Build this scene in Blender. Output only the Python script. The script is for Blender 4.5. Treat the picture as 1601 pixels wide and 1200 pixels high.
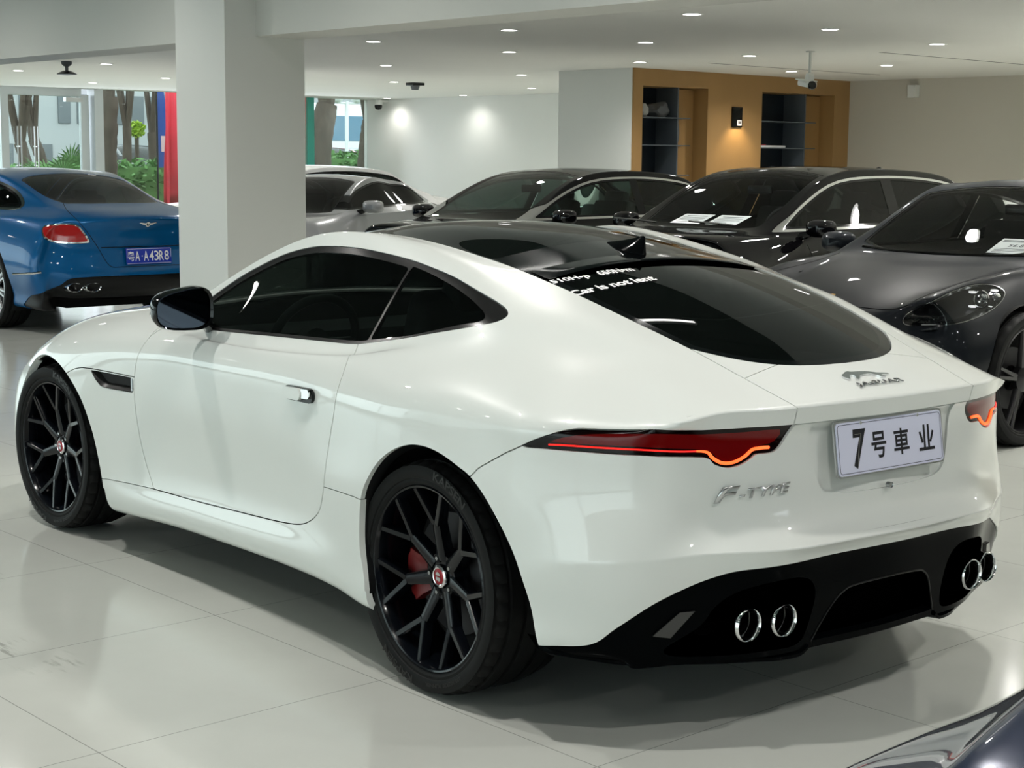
import bpy, bmesh, math, random
import numpy as np
from mathutils import Vector, Matrix

for _o in list(bpy.data.objects): bpy.data.objects.remove(_o)
SC = bpy.context.scene
COL = SC.collection
PI = math.pi
rnd = random.Random(7)

# ------------------------------------------------------------------ camera
F_PX = 2550.9
YAW, PITCH, ROLL = -0.67209, -0.136864, 0.0092679
CAM = Vector((-3.6799, 3.5366, 1.5210))
_f = Vector((math.cos(YAW)*math.cos(PITCH), math.sin(YAW)*math.cos(PITCH), math.sin(PITCH)))
_r = _f.cross(Vector((0, 0, 1))).normalized(); _u = _r.cross(_f)
_r2 = math.cos(ROLL)*_r + math.sin(ROLL)*_u; _u2 = -math.sin(ROLL)*_r + math.cos(ROLL)*_u
cd = bpy.data.cameras.new('camera'); cam = bpy.data.objects.new('camera', cd); COL.objects.link(cam)
cam.matrix_world = Matrix(((_r2.x, _u2.x, -_f.x, CAM.x), (_r2.y, _u2.y, -_f.y, CAM.y), (_r2.z, _u2.z, -_f.z, CAM.z), (0, 0, 0, 1)))
cd.sensor_width = 36.0; cd.lens = F_PX*36.0/1601.0; cd.clip_start = 0.05; cd.clip_end = 300
cd.dof.use_dof = False
SC.camera = cam
SC.view_settings.view_transform = 'Standard'; SC.view_settings.look = 'None'
SC.view_settings.gamma = 1.0; SC.view_settings.use_curve_mapping = False
SC.view_settings.exposure = -0.03

# ------------------------------------------------------------------ room frame
RA = math.radians(3.5)                       # the room is turned 3.5 degrees from the sports car
def rw(x, y, z=0.0):                         # room coordinates -> world
    return Vector((x*math.cos(RA) - y*math.sin(RA), x*math.sin(RA) + y*math.cos(RA), z))

# ------------------------------------------------------------------ sky and daylight
world = bpy.data.worlds.new('world'); SC.world = world; world.use_nodes = True
_n = world.node_tree.nodes; _l = world.node_tree.links; _n.clear()
_bg = _n.new('ShaderNodeBackground'); _wo = _n.new('ShaderNodeOutputWorld')
_bg.inputs[0].default_value = (0.86, 0.94, 1.0, 1); _bg.inputs[1].default_value = 3.0
_l.new(_bg.outputs[0], _wo.inputs[0])

def area_light(name, loc, target, sx, sy, power, col=(1, 1, 1), spread=PI):
    d = bpy.data.lights.new(name, 'AREA'); d.shape = 'RECTANGLE'; d.size = sx; d.size_y = sy
    d.energy = power; d.color = col; d.spread = spread
    o = bpy.data.objects.new(name, d); COL.objects.link(o); o.location = loc
    o.rotation_euler = (Vector(target) - Vector(loc)).to_track_quat('-Z', 'Y').to_euler()
    return o
ESPOT, ESPOT2 = 102.0, 116.0                    # watts of each downlight: lowered ceiling, high ceiling
area_light('daylight_front', rw(2, 12.6, 1.8), rw(2, 0, .8), 26, 3.0, 75, (.95, .98, .98))
area_light('daylight_glass_front', rw(21.3, -9.5, 1.4), rw(10, -8, .6), 10, 2.3, 90, (.88, .95, 1.0))

# ------------------------------------------------------------------ object helpers
def obj(name, me, mat=None, parent=None, smooth=True):
    if isinstance(me, bmesh.types.BMesh):
        bm = me; me = bpy.data.meshes.new(name)
        bmesh.ops.recalc_face_normals(bm, faces=bm.faces)
        bm.to_mesh(me); bm.free()
        if smooth:
            for p in me.polygons: p.use_smooth = True
            try: me.set_sharp_from_angle(angle=math.radians(38))
            except Exception: pass
    o = bpy.data.objects.new(name, me); COL.objects.link(o)
    if mat:
        for m in (mat if isinstance(mat, (list, tuple)) else [mat]): me.materials.append(m)
    if parent: o.parent = parent
    return o
def tag(o, label=None, cat=None, group=None, kind=None):
    if label: o['label'] = label
    if cat: o['category'] = cat
    if group: o['group'] = group
    if kind: o['kind'] = kind
    return o
def thing(name, label, cat, loc=(0, 0, 0), rz=0, group=None):
    o = bpy.data.objects.new(name, None); COL.objects.link(o); o.empty_display_size = 0.1
    o.location = loc; o.rotation_euler = (0, 0, rz)
    return tag(o, label, cat, group)
def struct(name, me, mat, **k):
    return tag(obj(name, me, mat, **k), kind='structure')
def copy_tree(o, parent=None):
    c = o.copy(); COL.objects.link(c)
    if parent: c.parent = parent
    for ch in list(o.children): copy_tree(ch, c)
    return c

# ------------------------------------------------------------------ bmesh shapes
def box(bm, c, s, rot=None, bevel=0, seg=2):
    m = Matrix.Translation(Vector(c)) @ (rot.to_4x4() if rot else Matrix.Identity(4)) @ Matrix.Diagonal((s[0], s[1], s[2], 1))
    r = bmesh.ops.create_cube(bm, size=1, matrix=m)
    if bevel:
        es = list({e for v in r['verts'] for e in v.link_edges})
        bmesh.ops.bevel(bm, geom=es, offset=bevel, segments=seg, affect='EDGES', profile=0.6)
    return bm
def boxm(c, s, rot=None, bevel=0, seg=2):
    return box(bmesh.new(), c, s, rot, bevel, seg)
def tube(bm, pts, r, n=10, caps=True, closed=False):
    pts = [Vector(p) for p in pts]; rings = []
    N = len(pts); rr = r if isinstance(r, (list, tuple)) else [r]*N
    prev = None
    for i, p in enumerate(pts):
        if closed: t = pts[(i+1) % N] - pts[i-1]
        else: t = pts[min(i+1, N-1)] - pts[max(i-1, 0)]
        t.normalize()
        if prev is None:
            a = Vector((0, 0, 1)) if abs(t.z) < .9 else Vector((1, 0, 0))
            x = t.cross(a).normalized()
        else: x = (prev - t*prev.dot(t)).normalized()
        prev = x; y = t.cross(x)
        rings.append([bm.verts.new(p + rr[i]*(math.cos(2*PI*k/n)*x + math.sin(2*PI*k/n)*y)) for k in range(n)])
    M = N if closed else N-1
    for i in range(M):
        a = rings[i]; b = rings[(i+1) % N]
        for k in range(n): bm.faces.new((a[k], a[(k+1) % n], b[(k+1) % n], b[k]))
    if caps and not closed:
        bm.faces.new(rings[0][::-1]); bm.faces.new(rings[-1])
    return bm
def lathe(bm, prof, n=48, axis='Y', c=(0, 0, 0), closed=False):
    """prof: list of (radius, height) revolved about the axis through c"""
    rings = []
    for r, h in prof:
        if r < 1e-6:
            rings.append([bm.verts.new(_ax(axis, 0, 0, h, c))])
        else:
            rings.append([bm.verts.new(_ax(axis, r*math.cos(2*PI*k/n), r*math.sin(2*PI*k/n), h, c)) for k in range(n)])
    R = list(zip(rings, rings[1:])) + ([(rings[-1], rings[0])] if closed else [])
    for a, b in R:
        for k in range(n):
            k2 = (k+1) % n
            if len(a) == 1 and len(b) == 1: continue
            if len(a) == 1: bm.faces.new((a[0], b[k2], b[k]))
            elif len(b) == 1: bm.faces.new((a[k], a[k2], b[0]))
            else: bm.faces.new((a[k], a[k2], b[k2], b[k]))
    return bm
def _ax(axis, a, b, h, c):
    if axis == 'Y': v = Vector((a, h, b))
    elif axis == 'X': v = Vector((h, a, b))
    else: v = Vector((a, b, h))
    return v + Vector(c)
def prism(bm, poly, fn, t):
    """poly 2-D outline, fn(a,b,h)->3-D, extruded 0..t"""
    lo = [bm.verts.new(fn(a, b, 0)) for a, b in poly]; hi = [bm.verts.new(fn(a, b, t)) for a, b in poly]
    n = len(poly)
    bm.faces.new(lo[::-1]); bm.faces.new(hi)
    for i in range(n): bm.faces.new((lo[i], lo[(i+1) % n], hi[(i+1) % n], hi[i]))
    return bm
def spl(pts, n=6, closed=False):
    """Catmull-Rom through pts; a third item 'c' marks a corner"""
    P = [np.array(q[:2], float) if (len(q) == 2 or isinstance(q[2], str)) else np.array(q[:3], float) for q in pts]
    C = [isinstance(q[-1], str) for q in pts]; N = len(P); out = []
    for i in range(N if closed else N-1):
        p1, p2 = P[i], P[(i+1) % N]
        p0 = P[i-1] if (closed or i > 0) and not C[i] else 2*p1-p2
        p3 = P[(i+2) % N] if (closed or i+2 < N) and not C[(i+1) % N] else 2*p2-p1
        for k in range(n):
            t = k/n
            out.append(.5*((2*p1)+(-p0+p2)*t+(2*p0-5*p1+4*p2-p3)*t*t+(-p0+3*p1-3*p2+p3)*t**3))
    if not closed: out.append(P[-1])
    return np.array(out)

# ------------------------------------------------------------------ materials
def mat(name, col=(.8, .8, .8), rough=.5, metal=0., coat=0., coatr=.03, emis=None, es=0., trans=0., ior=1.45, spec=.5, alpha=1.):
    m = bpy.data.materials.new(name); m.use_nodes = True
    b = m.node_tree.nodes['Principled BSDF']
    b.inputs['Base Color'].default_value = (*col, 1); b.inputs['Roughness'].default_value = rough
    b.inputs['Metallic'].default_value = metal; b.inputs['Coat Weight'].default_value = coat
    b.inputs['Coat Roughness'].default_value = coatr; b.inputs['IOR'].default_value = ior
    b.inputs['Specular IOR Level'].default_value = spec; b.inputs['Transmission Weight'].default_value = trans
    if emis: b.inputs['Emission Color'].default_value = (*emis, 1); b.inputs['Emission Strength'].default_value = es
    if alpha < 1: b.inputs['Alpha'].default_value = alpha
    return m
def glass(name, tint=(.3, .35, .33), refl=1.0, rough=0.0, see=1.0):
    """thin tinted pane: clear transmission times tint plus Fresnel mirror"""
    m = bpy.data.materials.new(name); m.use_nodes = True; n = m.node_tree.nodes; l = m.node_tree.links; n.clear()
    o = n.new('ShaderNodeOutputMaterial'); mx = n.new('ShaderNodeMixShader'); t = n.new('ShaderNodeBsdfTransparent')
    g = n.new('ShaderNodeBsdfGlossy'); f = n.new('ShaderNodeFresnel'); f.inputs[0].default_value = 1.5
    mu = n.new('ShaderNodeMath'); mu.operation = 'MULTIPLY'; mu.inputs[1].default_value = refl
    t.inputs[0].default_value = (*tint, 1); g.inputs['Roughness'].default_value = rough
    l.new(f.outputs[0], mu.inputs[0]); l.new(mu.outputs[0], mx.inputs[0]); l.new(t.outputs[0], mx.inputs[1]); l.new(g.outputs[0], mx.inputs[2])
    l.new(mx.outputs[0], o.inputs[0])
    return m
def noisy(m, scale=6, amt=.04, inp='Base Color', detail=3, stretch=(1, 1, 1)):
    """multiply the base colour by soft noise"""
    n = m.node_tree.nodes; l = m.node_tree.links; b = n['Principled BSDF']
    tc = n.new('ShaderNodeTexCoord'); mp = n.new('ShaderNodeMapping'); mp.inputs['Scale'].default_value = stretch
    no = n.new('ShaderNodeTexNoise'); no.inputs['Scale'].default_value = scale; no.inputs['Detail'].default_value = detail
    mr = n.new('ShaderNodeMapRange'); mr.inputs['To Min'].default_value = 1-amt; mr.inputs['To Max'].default_value = 1+amt
    mx = n.new('ShaderNodeMix'); mx.data_type = 'RGBA'; mx.blend_type = 'MULTIPLY'; mx.inputs[0].default_value = 1
    l.new(tc.outputs['Object'], mp.inputs[0]); l.new(mp.outputs[0], no.inputs[0]); l.new(no.outputs[0], mr.inputs[0])
    mx.inputs[6].default_value = b.inputs['Base Color'].default_value
    l.new(mr.outputs[0], mx.inputs[7]); l.new(mx.outputs[2], b.inputs['Base Color'])
    return m

# ------------------------------------------------------------------ car shells: cage -> limit surface -> cut into panels
def pch(pts, x):
    """monotone cubic through (x, v) pairs"""
    pts = sorted(pts); X = np.array([q[0] for q in pts], float); Y = np.array([q[1] for q in pts], float)
    h = np.diff(X); d = np.diff(Y)/h; m = np.zeros(len(X)); m[0] = d[0]; m[-1] = d[-1]
    for i in range(1, len(X)-1):
        if d[i-1]*d[i] > 0:
            w1 = 2*h[i]+h[i-1]; w2 = h[i]+2*h[i-1]; m[i] = (w1+w2)/(w1/d[i-1]+w2/d[i])
    x = min(max(x, X[0]), X[-1]); i = min(max(int(np.searchsorted(X, x)-1), 0), len(X)-2)
    t = (x-X[i])/h[i]
    return float((2*t**3-3*t*t+1)*Y[i]+(t**3-2*t*t+t)*h[i]*m[i]+(-2*t**3+3*t*t)*Y[i+1]+(t**3-t*t)*h[i]*m[i+1])
class PM:
    """polygon mesh with per-vertex normals"""
    def __init__(s, V, N, F): s.V = V; s.N = N; s.F = F
    def clip(s, d):
        """keep the side d < 0"""
        V = [s.V]; N = [s.N]; nv = []; nn = []; cache = {}; base = len(s.V); F = []
        neg = d < 0
        for f in s.F:
            k = [neg[i] for i in f]
            if all(k): F.append(f); continue
            if not any(k): continue
            out = []
            n = len(f)
            for a in range(n):
                i, j = f[a], f[(a+1) % n]
                if neg[i]: out.append(i)
                if neg[i] != neg[j]:
                    key = (i, j) if i < j else (j, i)
                    if key not in cache:
                        i0, j0 = key; t = d[i0]/(d[i0]-d[j0]); t = min(max(t, 1e-4), 1-1e-4)
                        nv.append(s.V[i0]*(1-t)+s.V[j0]*t); q = s.N[i0]*(1-t)+s.N[j0]*t; nn.append(q/np.linalg.norm(q))
                        cache[key] = base+len(nv)-1
                    out.append(cache[key])
            if len(out) > 2: F.append(tuple(out))
        VV = np.concatenate([s.V, np.array(nv).reshape(-1, 3)]); NN = np.concatenate([s.N, np.array(nn).reshape(-1, 3)])
        used = np.zeros(len(VV), bool)
        for f in F: used[list(f)] = True
        mp = np.cumsum(used)-1
        return PM(VV[used], NN[used], [tuple(int(mp[i]) for i in f) for f in F])
    def split(s, d, g=0.0):
        """(inside d<-g, outside d>g)"""
        return s.clip(d+g), s.clip(-d+g)
    def off(s, h):
        return PM(s.V+s.N*h, s.N, s.F)
    def copy(s): return PM(s.V.copy(), s.N.copy(), list(s.F))
def shell(U, S, R, Fr, creases=(), levels=4, it=6):
    """U[i][j] deck rows (centre->shoulder) at stations i (rear->front); S[i][r] side rows below the shoulder;
    R[r][j] / Fr[r][j] rear / front fascia rows below the deck edge, j = 0..K-1. Returns the y>=0 half as PM."""
    M = len(U); K = len(U[0])-1; NR = len(S[0])
    idx = {}; P = []
    def add(key, p): idx[key] = len(P); P.append(p)
    for i in range(M):
        for j in range(K+1): add(('U', i, j), U[i][j])
        for r in range(NR): add(('S', i, r), S[i][r])
    for r in range(NR):
        for j in range(K):
            add(('R', r, j), R[r][j]); add(('F', r, j), Fr[r][j])
    def rk(t, r, j):    # fascia vertex incl. shared ones
        i = 0 if t == 'R' else M-1
        if r < 0: return idx[('U', i, j)]
        if j == K: return idx[('S', i, r)]
        return idx[(t, r, j)]
    quads = []
    for i in range(M-1):
        for j in range(K): quads.append((idx[('U', i, j)], idx[('U', i, j+1)], idx[('U', i+1, j+1)], idx[('U', i+1, j)]))
        for r in range(NR):
            a = idx[('U', i, K)] if r == 0 else idx[('S', i, r-1)]; b = idx[('U', i+1, K)] if r == 0 else idx[('S', i+1, r-1)]
            quads.append((a, idx[('S', i, r)], idx[('S', i+1, r)], b))
    for r in range(NR):
        for j in range(K):
            quads.append((rk('R', r-1, j), rk('R', r, j), rk('R', r, j+1), rk('R', r-1, j+1)))
            quads.append((rk('F', r-1, j), rk('F', r-1, j+1), rk('F', r, j+1), rk('F', r, j)))
    P = np.array(P, float); n0 = len(P)
    cen = np.abs(P[:, 1]) < 1e-6
    mir = np.arange(n0); extra = []; k = n0
    for i in range(n0):
        if not cen[i]: mir[i] = k; k += 1; extra.append(i)
    T = np.concatenate([P, P[extra]*[1, -1, 1]]) if extra else P
    Q = quads + [tuple(int(mir[i]) for i in q[::-1]) for q in quads]
    me = bpy.data.meshes.new('cage'); me.from_pydata([tuple(v) for v in T], [], Q)
    cr = {}
    for keys, w in creases:
        for a, b in zip(keys, keys[1:]):
            ia, ib = [idx[k] if k in idx else rk(k[0], k[1], k[2]) for k in (a, b)]
            cr[frozenset((ia, ib))] = w; cr[frozenset((int(mir[ia]), int(mir[ib])))] = w
    at = me.attributes.new('crease_edge', 'FLOAT', 'EDGE')
    for e in me.edges:
        w = cr.get(frozenset(e.vertices))
        if w: at.data[e.index].value = w
    o = bpy.data.objects.new('cage', me); COL.objects.link(o)
    md = o.modifiers.new('s', 'SUBSURF'); md.use_limit_surface = True; md.levels = 1; md.boundary_smooth = 'PRESERVE_CORNERS'
    X = T.copy()
    for _ in range(it):
        me.vertices.foreach_set('co', X.ravel()); me.update()
        dg = bpy.context.evaluated_depsgraph_get(); dg.update()
        ev = o.evaluated_get(dg).to_mesh(); c = np.empty(len(ev.vertices)*3); ev.vertices.foreach_get('co', c)
        L = c.reshape(-1, 3)[:len(T)]; o.evaluated_get(dg).to_mesh_clear()
        X = X + (T-L)*.9
    me.vertices.foreach_set('co', X.ravel()); me.update(); md.levels = levels
    dg = bpy.context.evaluated_depsgraph_get(); dg.update()
    e = o.evaluated_get(dg); ev = e.to_mesh()
    c = np.empty(len(ev.vertices)*3); ev.vertices.foreach_get('co', c); V = c.reshape(-1, 3)
    nn = np.empty(len(ev.vertices)*3); ev.vertices.foreach_get('normal', nn); N = nn.reshape(-1, 3)
    F = []
    V[np.abs(V[:, 1]) < 1e-5, 1] = 0
    for p in ev.polygons:
        v = tuple(p.vertices)
        if min(V[i, 1] for i in v) >= 0: F.append(v)
    e.to_mesh_clear(); bpy.data.objects.remove(o)
    N = N.copy(); N[V[:, 1] == 0, 1] = 0
    N /= np.maximum(np.linalg.norm(N, axis=1, keepdims=True), 1e-9)
    pm = PM(V.copy(), N, F).clip(np.full(len(V), -1.))
    if (pm.N[:, 1]*pm.V[:, 1]).sum() < 0: pm.N = -pm.N
    f = pm.F[len(pm.F)//2]; a, b, c3 = pm.V[f[0]], pm.V[f[1]], pm.V[f[2]]
    if np.dot(np.cross(b-a, c3-a), pm.N[f[0]]) < 0: pm.F = [q[::-1] for q in pm.F]
    return pm
def sdf(poly, P):
    """signed distance (negative inside) of 2-D points to a closed polyline"""
    poly = np.asarray(poly, float); A = poly; B = np.roll(poly, -1, 0)
    d2 = np.full(len(P), 1e9); ins = np.zeros(len(P), bool)
    for a, b in zip(A, B):
        ab = b-a; L = ab@ab
        if L < 1e-14: continue
        t = np.clip(((P-a)@ab)/L, 0, 1); q = P-a-t[:, None]*ab; d2 = np.minimum(d2, (q*q).sum(1))
        c = ((a[1] > P[:, 1]) != (b[1] > P[:, 1]))
        with np.errstate(divide='ignore', invalid='ignore'):
            xi = a[0]+(P[:, 1]-a[1])*(b[0]-a[0])/(b[1]-a[1])
        ins ^= c & (P[:, 0] < xi)
    d = np.sqrt(d2)
    return np.where(ins, -d, d)
def XZ(V): return V[:, [0, 2]]
def XY(V): return V[:, [0, 1]]
def YZ(V): return V[:, [1, 2]]
def DG(V): return np.stack([.6*V[:, 0]+.8*V[:, 1], V[:, 2]], 1)     # seen from the rear quarter
def panel(name, pm, m, parent, lip=.012, side='both', lipmat=None, keep=None):
    """mesh object(s) from a half panel: side='centre' joins the mirror image, 'both' makes two objects"""
    if not pm.F: return []
    V = pm.V; N = pm.N; F = list(pm.F); nS = len(F)
    if lip:
        cnt = {}
        for f in F:
            for a, b in zip(f, f[1:]+f[:1]):
                cnt[(a, b)] = 1
        bd = [(a, b) for (a, b) in cnt if (b, a) not in cnt and not (V[a, 1] < 1e-4 and V[b, 1] < 1e-4)]
        mp = {}; ev = []
        for a, b in bd:
            for i in (a, b):
                if i not in mp: mp[i] = len(V)+len(ev); ev.append(V[i]-N[i]*lip)
        if ev:
            V = np.concatenate([V, np.array(ev)]); N = np.concatenate([N, N[list(mp.keys())]])
        F = F+[(b, a, mp[a], mp[b]) for a, b in bd]
    outs = []
    def build(V, F, N, nS, flip):
        me = bpy.data.meshes.new(name)
        FF = [f[::-1] for f in F] if flip else F
        me.from_pydata([tuple(v) for v in V], [], FF)
        for p in me.polygons: p.use_smooth = True
        me.update()
        fn = np.empty(len(me.polygons)*3); me.polygons.foreach_get('normal', fn); fn = fn.reshape(-1, 3)
        ln = []
        for p in me.polygons:
            if nS[p.index]:
                for i in p.vertices: ln.append(tuple(N[i]))
            else:
                for i in p.vertices: ln.append(tuple(fn[p.index]))
        me.normals_split_custom_set(ln)
        return me
    isS = [True]*nS+[False]*(len(F)-nS)
    if side == 'centre':
        cen = V[:, 1] < 1e-4; mp = np.arange(len(V)); k = len(V); ex = []
        for i in range(len(V)):
            if not cen[i]: mp[i] = k; k += 1; ex.append(i)
        V2 = np.concatenate([V, V[ex]*[1, -1, 1]]); N2 = np.concatenate([N, N[ex]*[1, -1, 1]])
        F2 = F+[tuple(int(mp[i]) for i in f[::-1]) for f in F]
        outs.append(obj(name, build(V2, F2, N2, isS+isS, False), m, parent))
    else:
        if side in ('both', 'left'): outs.append(obj(name, build(V, F, N, isS, False), m, parent))
        if side in ('both', 'right'): outs.append(obj(name, build(V*[1, -1, 1], F, N*[1, -1, 1], isS, True), m, parent))
    return outs
# ------------------------------------------------------------------ shared materials
M_white = mat('white_paint', (.77, .80, .765), .35, coat=1.0, coatr=.02)
M_black = mat('gloss_black', (.002, .0025, .003), .08, spec=.35)
M_blackm = mat('matte_black', (.001, .001, .0012), .8, spec=.0, ior=1.01)
M_difb = mat('diffuser_black', (.0012, .0018, .0022), .10, spec=.07, ior=1.25)
M_dark = mat('dark_plastic', (.005, .0055, .006), .3, spec=.3)
M_trim = mat('window_trim_black', (.012, .012, .012), .22)
M_void = mat('dark_void', (.003, .003, .003), .9)
M_chrome = mat('chrome', (.86, .87, .88), .07, metal=1.)
M_chromed = mat('dark_chrome', (.40, .41, .42), .15, metal=1.)
M_silver = mat('silver', (.62, .63, .64), .28, metal=1.)
M_rubber = noisy(mat('tyre_rubber', (.006, .0065, .0065), .62, spec=.22), 30, .2)
M_rubber2 = mat('tyre_lettering', (.004, .004, .004), .35)
M_glassd = glass('privacy_glass', (.035, .05, .045), .7)
M_glassm = glass('tinted_glass', (.16, .21, .19), .7)
M_glasst = glass('roof_glass', (.015, .02, .019), 1.0)
M_disc = mat('brake_disc', (.055, .055, .058), .45, metal=.6)
M_red = mat('caliper_red', (.16, .006, .006), .4)
M_lamp = mat('lamp_red', (.07, .001, .001), .12, spec=.35, emis=(1, .0, .0), es=.035)
M_lampb = mat('lamp_smoked', (.004, .001, .001), .08, spec=.3)
M_led = mat('led_red', (.8, .02, .01), .3, emis=(1, .012, .012), es=1.1)
M_ledb = mat('led_bright', (.8, .1, .02), .3, emis=(1, .10, .02), es=2.2)
M_leather = mat('black_leather', (.014, .014, .015), .5)
M_inner = mat('inner_trim', (.01, .01, .011), .7)
M_mirror = mat('mirror_glass', (.75, .8, .85), .01, metal=1.)
M_plate = mat('plate_white', (.72, .74, .90), .35)
M_ink = mat('print_black', (.006, .006, .010), .5)
M_paper = mat('paper', (.82, .82, .84), .7)
M_printg = mat('print_grey', (.12, .12, .14), .7)
M_text = mat('decal_white', (.9, .9, .9), .5)

# ------------------------------------------------------------------ lettering
def text_me(s, size=1., ext=.0, shear=0., off=0., space=1.):
    c = bpy.data.curves.new('lettering', 'FONT'); c.body = s; c.size = size; c.extrude = ext; c.shear = shear; c.offset = off
    c.align_x = 'LEFT'; c.resolution_u = 3; c.space_character = space
    o = bpy.data.objects.new('lettering', c); COL.objects.link(o)
    dg = bpy.context.evaluated_depsgraph_get(); dg.update()
    me = bpy.data.meshes.new_from_object(o.evaluated_get(dg)); bpy.data.objects.remove(o)
    return me
def text_fit(s, p0, px, py, h, parent, m, name='lettering', w=None, ext=.001, shear=0., off=0., conform=None, lift=.0012, space=1.):
    """lettering with its lower left at p0, running along px with up py, cap height h (width w)"""
    me = text_me(s, 1., 0., shear, off, space)
    co = np.array([v.co[:] for v in me.vertices]); mn = co.min(0); mx = co.max(0)
    sy = h/(mx[1]-mn[1]); sx = (w/(mx[0]-mn[0])) if w else sy
    px = Vector(px).normalized(); py = Vector(py); py = (py-px*py.dot(px)).normalized(); nz = px.cross(py)
    for v in me.vertices:
        q = Vector(p0)+px*((v.co.x-mn[0])*sx)+py*((v.co.y-mn[1])*sy)
        if conform:
            h_, n_, _, _ = conform.find_nearest(q); q = h_+n_*lift
        else: q = q+nz*lift
        v.co = q
    o = obj(name, me, m, parent, smooth=False)
    if ext:
        md = o.modifiers.new('thick', 'SOLIDIFY'); md.thickness = ext; md.offset = 1
    return o
M_glassclr = glass('clear_windscreen', (.84, .88, .87), .5)
M_glasslite = glass('green_glass', (.62, .86, .78), .9)
M_glasslite2 = glass('green_side_glass', (.5, .70, .63), .9)
M_blackglass = glass('black_side_glass', (.006, .007, .007), .5)
# ------------------------------------------------------------------ white sports coupe: body surface
def ftype_shell():
    X = [-.62, -.48, -.34, -.17, 0, .17, .34, .5, .75, 1.05, 1.35, 1.6, 1.85, 2.1, 2.33, 2.62, 2.85, 3.05]
    r0 = [(-.62, 1.008), (-.48, 1.06), (-.34, 1.108), (-.17, 1.16), (0, 1.203), (.17, 1.238), (.34, 1.268), (.5, 1.29), (.75, 1.306), (1.05, 1.297), (1.35, 1.213), (1.6, 1.118), (1.85, 1.02), (2.1, .968), (2.33, .948), (2.62, .915), (2.85, .87), (3.05, .81)]
    r2y = [(-.62, .402), (-.48, .423), (-.34, .443), (-.17, .46), (0, .468), (.17, .47), (.34, .478), (.5, .49), (.75, .522), (1.05, .575), (1.35, .612), (1.6, .64), (1.85, .655), (2.1, .46), (2.33, .43), (2.62, .41), (2.85, .41), (3.05, .41)]
    r2z = [(-.62, .983), (-.48, 1.031), (-.34, 1.075), (-.17, 1.122), (0, 1.163), (.17, 1.195), (.34, 1.222), (.5, 1.246), (.75, 1.27), (1.05, 1.257), (1.35, 1.173), (1.6, 1.08), (1.85, .967), (2.1, .957), (2.33, .94), (2.62, .905), (2.85, .855), (3.05, .79)]
    r3 = [(-.62, .50, .968), (-.48, .53, 1.012), (-.34, .555, 1.052), (-.17, .60, 1.09), (0, .65, 1.11), (.17, .635, 1.155), (.34, .625, 1.185), (.5, .62, 1.206), (.75, .62, 1.23), (1.05, .625, 1.221), (1.35, .655, 1.142), (1.6, .70, 1.03), (1.85, .715, .945), (2.1, .60, .943), (2.33, .55, .928), (2.62, .53, .895), (2.85, .53, .84), (3.05, .53, .77)]
    r4 = [(-.62, .60, .945), (-.48, .63, .977), (-.34, .655, 1.005), (-.17, .69, 1.045), (0, .735, 1.052), (.17, .765, 1.017), (.34, .785, .985), (.5, .798, .957), (.75, .80, .943), (1.05, .80, .931), (1.35, .80, .92), (1.6, .79, .912), (1.85, .765, .915), (2.1, .71, .925), (2.33, .67, .915), (2.62, .65, .88), (2.85, .65, .82), (3.05, .66, .73)]
    r5 = [(-.62, .675, .912), (-.48, .735, .945), (-.34, .76, .967), (-.17, .785, .98), (0, .80, .98), (.17, .815, .968), (.34, .83, .948), (.5, .84, .925), (.75, .848, .905), (1.05, .85, .892), (1.35, .85, .885), (1.6, .845, .885), (1.85, .83, .888), (2.1, .81, .893), (2.33, .79, .885), (2.62, .78, .848), (2.85, .78, .775), (3.05, .78, .68)]
    s0 = [(-.62, .80, .858), (-.48, .895, .868), (-.34, .905, .875), (-.17, .912, .885), (0, .915, .885), (.17, .91, .875), (.34, .90, .862), (.5, .893, .85), (.75, .888, .84), (1.05, .887, .832), (1.35, .887, .826), (1.6, .888, .825), (1.85, .888, .825), (2.1, .89, .825), (2.33, .89, .815), (2.62, .885, .785), (2.85, .875, .71), (3.05, .85, .62)]
    s1 = [(-.62, .825, .79), (-.48, .92, .79), (-.34, .937, .79), (-.17, .947, .79), (0, .95, .79), (.17, .945, .785), (.34, .928, .775), (.5, .913, .765), (.75, .898, .755), (1.05, .893, .75), (1.35, .893, .75), (1.6, .895, .75), (1.85, .903, .75), (2.1, .917, .75), (2.33, .93, .745), (2.62, .932, .715), (2.85, .915, .65), (3.05, .88, .57)]
    s2 = [(-.62, .83, .68), (-.48, .925, .68), (-.34, .945, .685), (-.17, .958, .69), (0, .96, .69), (.17, .953, .685), (.34, .935, .67), (.5, .915, .655), (.75, .898, .65), (1.05, .89, .645), (1.35, .89, .645), (1.6, .892, .645), (1.85, .90, .645), (2.1, .922, .65), (2.33, .945, .655), (2.62, .95, .635), (2.85, .93, .58), (3.05, .892, .52)]
    s3 = [(-.62, .848, .60), (-.48, .93, .605), (-.34, .95, .605), (-.17, .962, .60), (0, .963, .60), (.17, .957, .595), (.34, .94, .58), (.5, .918, .565), (.75, .895, .56), (1.05, .886, .555), (1.35, .885, .555), (1.6, .887, .555), (1.85, .897, .555), (2.1, .922, .56), (2.33, .948, .565), (2.62, .953, .55), (2.85, .935, .50), (3.05, .90, .46)]
    s4 = [(-.62, .875, .505), (-.48, .932, .505), (-.34, .952, .525), (-.17, .962, .52), (0, .963, .51), (.17, .957, .50), (.34, .94, .48), (.5, .917, .47), (.75, .892, .465), (1.05, .882, .46), (1.35, .88, .46), (1.6, .883, .46), (1.85, .895, .46), (2.1, .922, .46), (2.33, .945, .46), (2.62, .95, .45), (2.85, .935, .42), (3.05, .90, .40)]
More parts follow.
